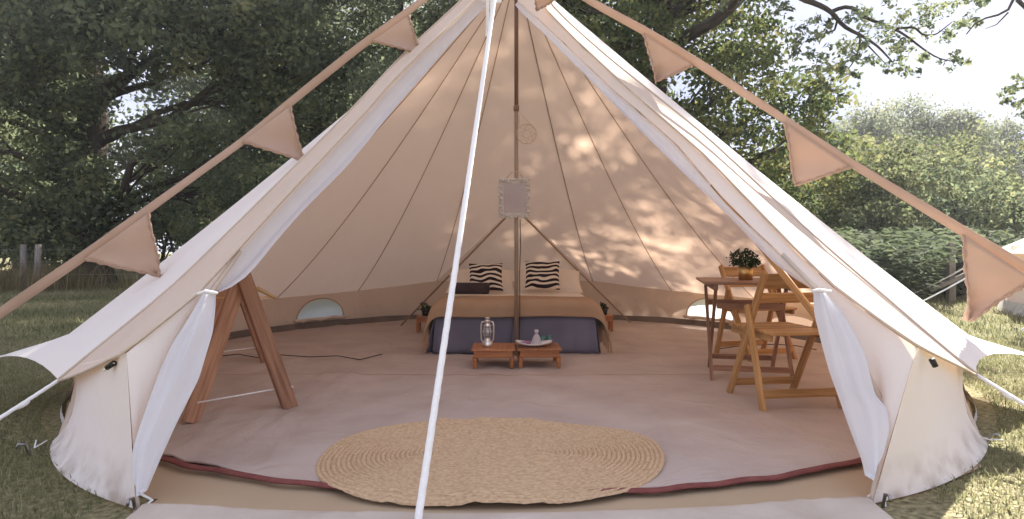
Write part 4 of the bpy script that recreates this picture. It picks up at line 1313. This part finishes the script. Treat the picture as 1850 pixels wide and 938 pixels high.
for ln_, t in ((lineL, bL), (lineR, bR)):
    p = ln_[-1]; q = V(p.x * 1.12, p.y - 0.1, 0)
    MB().tube([p, q], 0.006, 6).build('tie_cord', 'rope', t, smooth=True)

# ------------------------------------------------------------------ trees and shrubs
def limb(mb, a, b, r0, r1, seed, wob=0.12, n=9, up=0.0):
    g = random.Random(seed)
    a, b = Vector(a), Vector(b)
    L = (b - a).length
    pts, rad = [], []
    ox, oy = g.uniform(-1, 1), g.uniform(-1, 1)
    for i in range(n):
        t = i / (n - 1)
        p = a.lerp(b, t)
        k = math.sin(math.pi * t) * wob * L
        p += V(ox * k * math.sin(t * 5 + 1), oy * k * math.cos(t * 4), k * (up + 0.5 * math.sin(t * 7 + ox * 3)))
        pts.append(p); rad.append(lerp(r0, r1, t ** 0.8))
    mb.tube(pts, rad, 8)
    return pts

def tree(name, label, base, h, trunk_r, zb, lobes, leaf_m, leaf, per, cl_r, seed, group='trees around the field', lean=(0, 0), fork=0.55, twigs=4, density=1.0, extra=None, cat='tree', trunkseg=True):
    """lobes: (dx, dy, z, rx, ry, rz, clumps) relative to the base"""
    g = random.Random(seed); gn = np.random.default_rng(seed)
    base = Vector(base)
    t = thing(name, label, cat, base, group=group)
    tm = MB()
    top = base + V(lean[0], lean[1], h * fork)
    tp = limb(tm, base + V(0, 0, -0.2), top, trunk_r, trunk_r * 0.55, seed, 0.05, 12)
    # root flare
    tm.tube([base + V(0, 0, -0.1), base + V(0, 0, 0.25), base + V(0, 0, 0.7)], [trunk_r * 1.45, trunk_r * 1.15, trunk_r * 0.98], 12, cap=False)
    tm.build('trunk', 'bark', t, smooth=True)
    bm = MB(); cl, rr = [], []
    for (dx, dy, z, rx, ry, rz, nc) in lobes:
        c = base + V(dx, dy, z)
        hz = max(0.35 * h * fork, min(h * fork, z - abs(math.hypot(dx, dy)) * 0.35))
        k = min(11, max(2, int(hz / (h * fork) * 11)))
        st = tp[k]
        pts = limb(bm, st, c, trunk_r * 0.27 * (0.7 + 0.6 * g.random()), 0.035, g.random(), 0.10, 9, 0.3)
        d = gn.normal(0, 1, (nc, 3)); d /= np.linalg.norm(d, axis=1)[:, None]
        r = gn.uniform(0.35, 1.0, nc)[:, None] ** 0.6
        cc = np.array([rx, ry, rz]) * d * r + np.array(c)
        for q in range(nc):
            cl.append(cc[q]); rr.append(cl_r * g.uniform(0.7, 1.35))
        for q in range(min(nc, twigs)):
            s_ = pts[g.randint(3, 8)]
            limb(bm, s_, Vector(cc[q]), 0.035, 0.008, g.random(), 0.12, 7, 0.2)
    if extra: extra(bm, cl, rr, g)
    bm.build('limb', 'bark', t, smooth=True)
    me = leaf_mesh('crown', cl, rr, per, leaf, seed + 5)
    o = link('crown', me, leaf_m, t)
    return t

def auto_lobes(R0, zb, zt, n, clumps, seed, squash=0.75):
    g = random.Random(seed); out = []
    for i in range(n):
        a = i * 2.399 + g.uniform(-.3, .3)
        f = (i + 0.5) / n
        z = lerp(zb, zt, f)
        prof = math.sin(math.pi * (0.18 + 0.74 * f)) 
        d = R0 * prof * (0.35 + 0.45 * g.random())
        r = R0 * (0.34 + 0.18 * g.random())
        out.append((d * math.cos(a), d * math.sin(a), z, r, r, r * squash, int(clumps * g.uniform(0.75, 1.25))))
    return out

# the great oak on the left
oakB = V(-10.7, 10.9, 0)
oak_lobes = [(-4.5, 0, 5.0, 2.3, 2.0, 1.3, 80), (-2.6, -1.5, 6.6, 2.3, 1.8, 1.4, 90), (-0.4, -2.0, 5.6, 1.8, 1.4, 1.0, 75), (0.2, -1.0, 7.6, 2.2, 2.0, 1.4, 90),
             (2.2, -1.6, 6.9, 2.0, 1.7, 1.2, 90), (4.2, -1.0, 6.3, 1.8, 1.6, 1.0, 75), (2.4, -2.2, 5.3, 1.5, 1.3, 0.75, 46), (4.4, 0.6, 5.0, 1.5, 1.4, 0.7, 40),
             (5.2, 0.0, 4.0, 1.3, 1.2, 0.6, 30), (-3.6, -1.6, 4.2, 1.6, 1.3, 0.8, 48), (-1.8, 0.8, 4.2, 1.6, 1.2, 0.9, 45), (1.0, 1.0, 8.8, 2.5, 2.2, 1.3, 80),
             (-3.8, 0.8, 8.2, 2.5, 2.2, 1.5, 80), (4.4, 1.0, 8.0, 2.0, 2.0, 1.4, 70), (-1.0, 0.5, 10.2, 2.6, 2.4, 1.2, 60), (-5.8, -0.6, 3.0, 1.4, 1.2, 0.9, 34),
             (3.2, -1.5, 3.35, 1.2, 1.0, 0.45, 22), (-1.2, -0.4, 2.0, 0.9, 0.8, 0.7, 26), (0.9, 0.2, 1.5, 1.0, 0.7, 0.6, 24), (-4.6, 0.2, 1.6, 1.2, 0.9, 0.8, 40),
             (-1.4, -1.8, 4.6, 1.5, 1.0, 0.8, 46), (1.2, -1.9, 6.0, 1.6, 1.2, 0.8, 50), (-2.9, -1.0, 3.0, 1.3, 1.0, 0.8, 40), (3.6, 0.8, 6.2, 1.8, 1.4, 1.0, 60), (5.4, -0.6, 5.4, 1.4, 1.2, 0.9, 46), (4.0, 1.6, 2.6, 1.6, 1.2, 0.9, 40), (-0.3, -0.7, 3.2, 0.6, 0.4, 0.8, 18), (0.4, -0.9, 2.3, 0.9, 0.4, 0.9, 34), (-0.5, -0.9, 1.2, 0.8, 0.4, 0.7, 26), (0.2, -1.0, 4.5, 1.0, 0.5, 0.6, 34)]
tree('oak_tree', 'great dark oak with a thick trunk at the left edge', oakB, 10.5, 0.50, 2.5, oak_lobes, 'leaf_oak', 0.15, 62, 0.42, 21, fork=0.60, twigs=9)
tree('ash_tree', 'grey-green slender tree between the great oak and the tent roof', (-5.4, 12.8, 0), 10.5, 0.16, 2.5,
     auto_lobes(3.4, 2.6, 10.2, 15, 52, 22), 'leaf_ash', 0.13, 52, 0.40, 23, fork=0.8, twigs=6)
tree('ash_tree', 'thin trunked tree just left of the tent peak', (-2.9, 11.2, 0), 10, 0.11, 2.5,
     auto_lobes(2.4, 3.2, 9.6, 12, 48, 24), 'leaf_ash', 0.12, 50, 0.36, 25, fork=0.82, twigs=6)
# the sunlit oak right of the peak, with its long limb reaching over the field
def long_limb(bm, cl, rr, g):
    start = V(3.15, 8.3, 4.9)
    D = 9.0
    runs = [([(1420, -60), (1441, -4), (1474, 6), (1503, 21), (1513, 36), (1529, 52), (1555, 63), (1587, 84), (1612, 112)], 0.055, 0.010),
            ([(1503, 21), (1529, 10), (1552, 19), (1568, 36), (1594, 42), (1620, 54), (1639, 66), (1672, 92), (1697, 107), (1736, 113)], 0.03, 0.006),
            ([(1616, 52), (1652, 49), (1668, 64), (1691, 63), (1720, 40)], 0.02, 0.006),
            ([(1555, 63), (1552, 90), (1540, 115), (1528, 130)], 0.018, 0.006),
            ([(1513, 36), (1508, 55), (1485, 62), (1480, 80)], 0.018, 0.006),
            ([(1568, 82), (1585, 100), (1602, 118)], 0.012, 0.005),
            ([(1441, -4), (1400, -30), (1345, -20), (1335, 4), (1321, 23), (1295, 10)], 0.03, 0.006),
            ([(1420, -60), (1600, -90), (1800, -60), (1838, 0), (1821, 23), (1788, 34), (1769, 29), (1756, 42), (1746, 62)], 0.06, 0.008),
            ([(1821, 23), (1800, 45), (1780, 52)], 0.012, 0.004),
            ([(1838, 0), (1900, 60), (1880, 140), (1850, 160), (1815, 160)], 0.03, 0.005)]
    for k, (pt, r0, r1) in enumerate(runs):
        dd = D + 0.15 * math.sin(k * 2)
        p3 = smooth_line([P(u, v, D + 0.25 * math.sin(u * 0.01) + 0.1 * k % 0.3) for u, v in pt], 22, 1)
        bm.tube(p3, list(np.linspace(r0, r1, 22)), 7)
        if k == 0:
            limb(bm, start, p3[0], 0.14, 0.08, 5, 0.06, 9, 0.3)
    spots = [(1310, 4, 10), (1350, 6, 12), (1400, 2, 14), (1415, 14, 9), (1460, 40, 13), (1452, 75, 12), (1446, 90, 10), (1470, 100, 12), (1490, 120, 12), (1500, 118, 12), (1520, 128, 9), (1535, 116, 10),
             (1545, 40, 14), (1560, 20, 14), (1590, 20, 15), (1610, 30, 14), (1580, 60, 14), (1560, 84, 14), (1600, 70, 14), (1620, 90, 13), (1575, 110, 11), (1610, 125, 10), (1640, 40, 14), (1660, 20, 15),
             (1690, 15, 15), (1720, 10, 14), (1750, 14, 12), (1680, 50, 13), (1705, 70, 12), (1730, 45, 12), (1650, 85, 13), (1672, 108, 9), (1710, 108, 10), (1740, 110, 7), (1550, 130, 6), (1640, 128, 9), (1630, 100, 12),
             (1510, 90, 10), (1480, 60, 11), (1525, 75, 12), (1485, 150, 7), (1495, 158, 5), (1780, 3, 8), (1760, 40, 7), (1835, 160, 9), (1845, 180, 10), (1825, 165, 8), (1812, 185, 7), (1850, 205, 8), (1846, 150, 9), (1500, 40, 7), (1545, 100, 10)]
    for (u, v, r_) in spots:
        for _ in range(4):
            q = P(u + g.gauss(0, r_ * 0.9), v + g.gauss(0, r_ * 0.75), D + g.gauss(0, 0.3))
            LCL.append(q); LRR.append(r_ * 0.85 * D / F)
LCL, LRR = [], []
sun_oak = tree('oak_tree', 'sunlit green oak right of the tent peak, one limb arching over the sky', (3.1, 8.3, 0), 9.0, 0.28, 2.5,
     auto_lobes(2.45, 1.9, 9.3, 19, 46, 26) + [(-1.6, -1.0, 4.3, 1.3, 1.2, 0.9, 40), (2.0, -1.2, 2.8, 1.2, 1.0, 0.9, 40), (-0.4, -1.4, 2.2, 1.4, 1.0, 1.0, 44), (-2.9, -0.4, 6.4, 1.4, 1.3, 1.0, 40), (2.3, 0.3, 1.6, 1.1, 1.0, 0.9, 40), (-2.2, 0, 1.8, 1.3, 1.2, 1.1, 45),
      (3.1, -1.6, 7.6, 1.4, 1.2, 0.9, 30), (4.0, -0.9, 8.3, 1.5, 1.4, 1.1, 48), (2.0, -1.6, 7.6, 1.3, 1.2, 0.8, 24), (3.0, 0.2, 8.8, 1.6, 1.4, 1.0, 24), (0.6, -0.2, 8.0, 1.3, 1.2, 1.2, 120), (2.3, 0.0, 9.6, 1.3, 1.2, 0.8, 70), (-0.6, -0.8, 7.2, 1.4, 1.2, 1.0, 70), (3.5, 0.0, 7.0, 1.1, 1.0, 0.7, 40),
      (2.6, -0.6, 3.9, 1.0, 1.0, 0.7, 34), (3.0, -0.2, 2.6, 1.1, 1.0, 0.8, 40)],
     'leaf_sunny', 0.125, 40, 0.34, 27, fork=0.62, twigs=6, extra=long_limb)
link('limb_foliage', leaf_mesh('limb_foliage', LCL, LRR, 17, 0.072, 77, upbias=0.1, wide=0.5), 'leaf_oak', sun_oak)
tree('oak_tree', 'tree directly behind the tent peak with a dark upright trunk', (1.2, 10.6, 0), 10.5, 0.28, 2.5,
     auto_lobes(3.6, 3.6, 10.8, 18, 56, 28), 'leaf_sunny', 0.12, 52, 0.40, 29, fork=0.72, twigs=6)
# dark undergrowth and shrubs
def shrub(label, x, y, w, h, leaf_m, seed, group, leaf=0.11, n=60, per=48, name='shrub'):
    g = random.Random(seed)
    t = thing(name, label, 'shrub', (x, y, 0), group=group)
    cl, rr = [], []
    bm = MB()
    nl = 7
    for i in range(nl):
        a = g.uniform(0, 6.28); d = w * 0.55 * math.sqrt(g.random())
        c = V(d * math.cos(a), d * math.sin(a) * 0.7, h * g.uniform(0.25, 0.82))
        limb(bm, (c.x * .15, c.y * .15, -0.1), c, 0.05, 0.012, g.random(), 0.1, 7, 0.2)
        for k in range(n // nl + 2):
            q = V(g.gauss(0, 1), g.gauss(0, 1), g.gauss(0, 1)).normalized() * (g.random() ** 0.4)
            p = c + V(q.x * w * 0.42, q.y * w * 0.36, q.z * h * 0.26)
            if p.z < 0.1: p.z = g.uniform(0.1, h * 0.3)
            cl.append(p); rr.append(0.30 * g.uniform(0.7, 1.3) * (w / 2.4) ** 0.5)
    bm.build('stems', 'bark', t, smooth=True, local=True)
    link('foliage', leaf_mesh('foliage', cl, rr, per, leaf, seed), leaf_m, t, local=True)
    return t
GB = 'shrubs along the field edge'
shrub('dark evergreen shrub behind the fence right of the great oak trunk', -8.2, 11.4, 2.6, 3.0, 'leaf_oak', 51, GB, n=90)
shrub('dark bush behind the left roof edge of the tent', -5.9, 9.8, 2.4, 3.2, 'leaf_oak', 52, GB, n=100)
shrub('low dark bush at the foot of the great oak', -12.4, 12.2, 2.6, 2.2, 'leaf_oak', 53, GB, n=70)
shrub('dark bush behind the tent roof left of centre', -3.6, 10.4, 2.2, 3.0, 'leaf_oak', 54, GB, n=90)
HB = 'sunlit hazel hedge on the right'
shrub('tall grey-green hazel bush just right of the tent roof', 6.6, 9.6, 2.4, 3.2, 'leaf_sunny', 61, HB, n=110)
shrub('pale yellow-green hazel bush in the middle of the hedge', 8.5, 10.4, 3.0, 3.6, 'leaf_hazel', 62, HB, n=140)
shrub('broad yellow-green hazel bush left of the dark bush', 10.6, 11.2, 3.2, 3.7, 'leaf_hazel', 63, HB, n=140)
shrub('yellow-green hazel bush at the back of the hedge', 12.8, 13.0, 3.6, 4.2, 'leaf_hazel', 64, HB, n=130)
shrub('dark green bush at the right end of the hedge', 10.2, 8.5, 2.6, 2.9, 'leaf_oak', 65, HB, n=120)
shrub('yellow-green bush behind the second tent', 13.4, 10.6, 3.0, 3.5, 'leaf_hazel', 66, HB, n=110)
shrub('low sunlit hazel bush in front of the hedge', 7.6, 8.6, 1.9, 1.9, 'leaf_hazel', 67, HB, n=70)
FT = 'far trees on the skyline'
for i, (u, d, h, w, lab) in enumerate(((1560, 36, 8.6, 3.0, 'leftmost hazy tree on the skyline above the hedge'), (1640, 38, 9.4, 3.2, 'tallest hazy tree on the skyline above the hedge'), (1715, 37, 8.6, 2.6, 'thin hazy tree on the skyline right of the tallest one'),
                                  (1800, 40, 8.6, 3.0, 'hazy tree on the skyline at the right edge'), (1480, 34, 7.2, 2.6, 'hazy tree on the skyline next to the sunlit oak'))):
    x = CX + (u - 925) * d / F
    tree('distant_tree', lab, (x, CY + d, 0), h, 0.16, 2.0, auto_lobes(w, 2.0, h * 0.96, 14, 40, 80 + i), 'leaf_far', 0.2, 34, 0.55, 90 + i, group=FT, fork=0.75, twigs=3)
# paler trees behind the dark ones at the left
for i, (x, y, h, w, lab) in enumerate(((-19.5, 20, 9.5, 4.2, 'pale tree behind the left edge of the great oak'), (-13.5, 24, 10, 4.4, 'pale tree seen between the limbs of the great oak'),
                                       (-8.0, 22, 10, 4.2, 'pale tree behind the slender grey-green tree'), (-3.0, 21, 10, 4.0, 'pale tree behind the thin trunked tree'))):
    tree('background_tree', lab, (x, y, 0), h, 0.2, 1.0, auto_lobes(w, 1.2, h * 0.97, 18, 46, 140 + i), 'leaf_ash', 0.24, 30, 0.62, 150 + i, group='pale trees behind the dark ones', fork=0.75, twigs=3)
# hedge filling behind on the left
for i, (x, y, w, h) in enumerate(((-16.5, 14.5, 4.0, 5.0), (-13.5, 19, 4.5, 5.5), (-7.5, 18, 4.2, 5.0), (-3.5, 17, 4.0, 5.0), (1.0, 16, 4.0, 5.0))):
    shrub(['tall dark bush beyond the left edge', 'dark bush far behind the great oak', 'dark bush far behind the slender tree', 'dark bush far behind the tent, left of the pole', 'dark bush far behind the tent peak'][i], x, y, w, h, 'leaf_oak', 100 + i, GB, leaf=0.18, n=80, per=36)

# bracken
def bracken():
    g = np.random.default_rng(5)
    vs, fs, var = [], [], []
    for i in range(1300):
        x = g.uniform(4.8, 11.0); y = g.uniform(4.9, 8.4)
        if x > 6.6 and y < 5.9: continue
        h = g.uniform(0.8, 1.65); a = g.uniform(0, 6.28); L = g.uniform(0.7, 1.1)
        dx, dy = math.cos(a), math.sin(a)
        v0 = g.uniform(0.2, 0.8)
        n = 13
        for k in range(2, n):
            t = k / n
            p = np.array([x + dx * L * t * t * 0.8, y + dy * L * t * t * 0.8, h * (1.25 * t - 0.45 * t * t)])
            wl_ = 0.30 * math.sin(math.pi * (0.12 + 0.86 * (1 - t))) * (1.15 - t * 0.6)
            for s in (-1, 1):
                q = p + np.array([-dy * s * wl_ + dx * 0.08, dx * s * wl_ + dy * 0.08, -0.05 + g.normal(0, 0.02)])
                b = len(vs)
                o = np.array([dx, dy, 0.4]) * 0.035
                m_ = (p + q) / 2
                vs += [p - o * .6, m_ - o * 0.9 , q, m_ + o * 0.9]
                fs.append((b, b + 1, b + 2, b + 3))
                var += [np.clip(v0 + g.normal(0, 0.1), 0, 1)] * 4
    me = mesh_np('bracken', np.array(vs), np.array(fs), {'var': var})
    tag(link('bracken', me, 'frond'), 'bank of grey-green bracken in front of the hedge', 'bracken', kind='stuff')
bracken()

# ------------------------------------------------------------------ fences
wf = thing('wire_fence', 'post and wire fence behind the grass at the left', 'fence', (-10, 8.6, 0))
for i, x in enumerate((-13.0, -10.55, -10.30, -8.0, -5.6)):
    g = random.Random(i)
    MB().tube([V(x, 8.6, -0.1), V(x + g.uniform(-.03, .03), 8.6, 0.4), V(x + g.uniform(-.05, .05) - (0.06 if i == 1 else 0), 8.6, 0.98)], [0.075, 0.07, 0.06], 9).build('post', 'fence_wood', wf, smooth=True)
for z in (0.35, 0.62, 0.88):
    MB().tube([V(-14, 8.52, z), V(-10.5, 8.52, z - 0.02), V(-5, 8.52, z)], 0.004, 4).build('wire', 'steel', wf)
pf = thing('rail_fence', 'grey post with a slanting brace beside the bracken', 'fence', (7.1, 5.5, 0))
MB().bar(P(1718, 545, 10.4), P(1718, 436, 10.4), 0.11, 0.09).build('post', 'fence_wood', pf, bevel=0.01)
MB().bar(P(1680, 526, 10.3), P(1760, 488, 10.25), 0.06, 0.05, side=(0, 0, 1)).build('brace', 'fence_wood', pf, bevel=0.006)
for z in (0.35, 0.7):
    MB().tube([V(5.0, 5.42, z), V(7.1, 5.42, z), V(11, 5.42, z)], 0.004, 4).build('wire', 'steel', pf)

# ------------------------------------------------------------------ the second bell tent at the right edge
t2 = thing('bell_tent', 'second cream bell tent cut off by the right edge', 'tent', (9.15, 2.6, 0))
c2 = V(9.15, 2.6, 0)
NS = 12
def s2(k, n=12):
    th = k * 360 / NS + 15
    out = []
    for i in range(n):
        t = i / (n - 1)
        r = 0.06 + 2.5 * t
        z = 2.75 + (0.92 - 2.75) * t - 0.16 * 4 * t * (1 - t)
        out.append(c2 + pol(th, r, z))
    out.append(c2 + pol(th, 2.72, 0.82))
    return out
for k in range(NS):
    a, b = s2(k), s2(k + 1)
    rows = []
    for i in range(len(a)):
        t = i / (len(a) - 1)
        row = []
        for j in range(7):
            s = j / 6; p = a[i].lerp(b[i], s); q = 4 * s * (1 - s)
            rd = (p - c2); rd.z = 0
            row.append(p - rd.normalized() * (0.10 * q * max(0, t - 0.7) / 0.3) if rd.length > 0.01 else p)
        rows.append(row)
    MB().grid(rows).build('roof_panel', 'canvas', t2, smooth=True)
    th0, th1 = k * 30 + 15, k * 30 + 45
    MB().grid([[c2 + pol(lerp(th0, th1, i / 6), lerp(2.55, 2.47, j / 4) - 0.03 * math.sin(math.pi * j / 4), lerp(0, 0.93, j / 4)) for i in range(7)] for j in range(5)]).build('wall_panel', 'canvas', t2, smooth=True)
    MB().grid([[c2 + pol(lerp(th0, th1, i / 6), 2.57 + 0.06 * (1 - j), 0.16 * j + 0.003) for i in range(7)] for j in range(2)]).build('mud_flap', 'mudflap', t2, smooth=True)
    p = s2(k)[-1]; q = c2 + pol(k * 30 + 15, 4.0, 0)
    rope(p, q, 0.010, parent=t2)
    peg(q, pol(k * 30 + 15, 1, 0), parent=t2)

# ------------------------------------------------------------------ summer haze in the air
hz = MB().box((0, 36, 6.5), (330, 200, 15.2)).build('haze', None)
tag(hz, 'faint summer haze over the field', 'haze', kind='stuff')
m, n, l = newmat('haze')
out = n.new('ShaderNodeOutputMaterial'); pv = n.new('ShaderNodeVolumePrincipled')
pv.inputs['Color'].default_value = (0.93, 0.95, 1.0, 1)
pv.inputs['Density'].default_value = 0.0011
pv.inputs['Anisotropy'].default_value = 0.2
l.new(pv.outputs['Volume'], out.inputs['Volume'])
hz.data.materials.append(m)
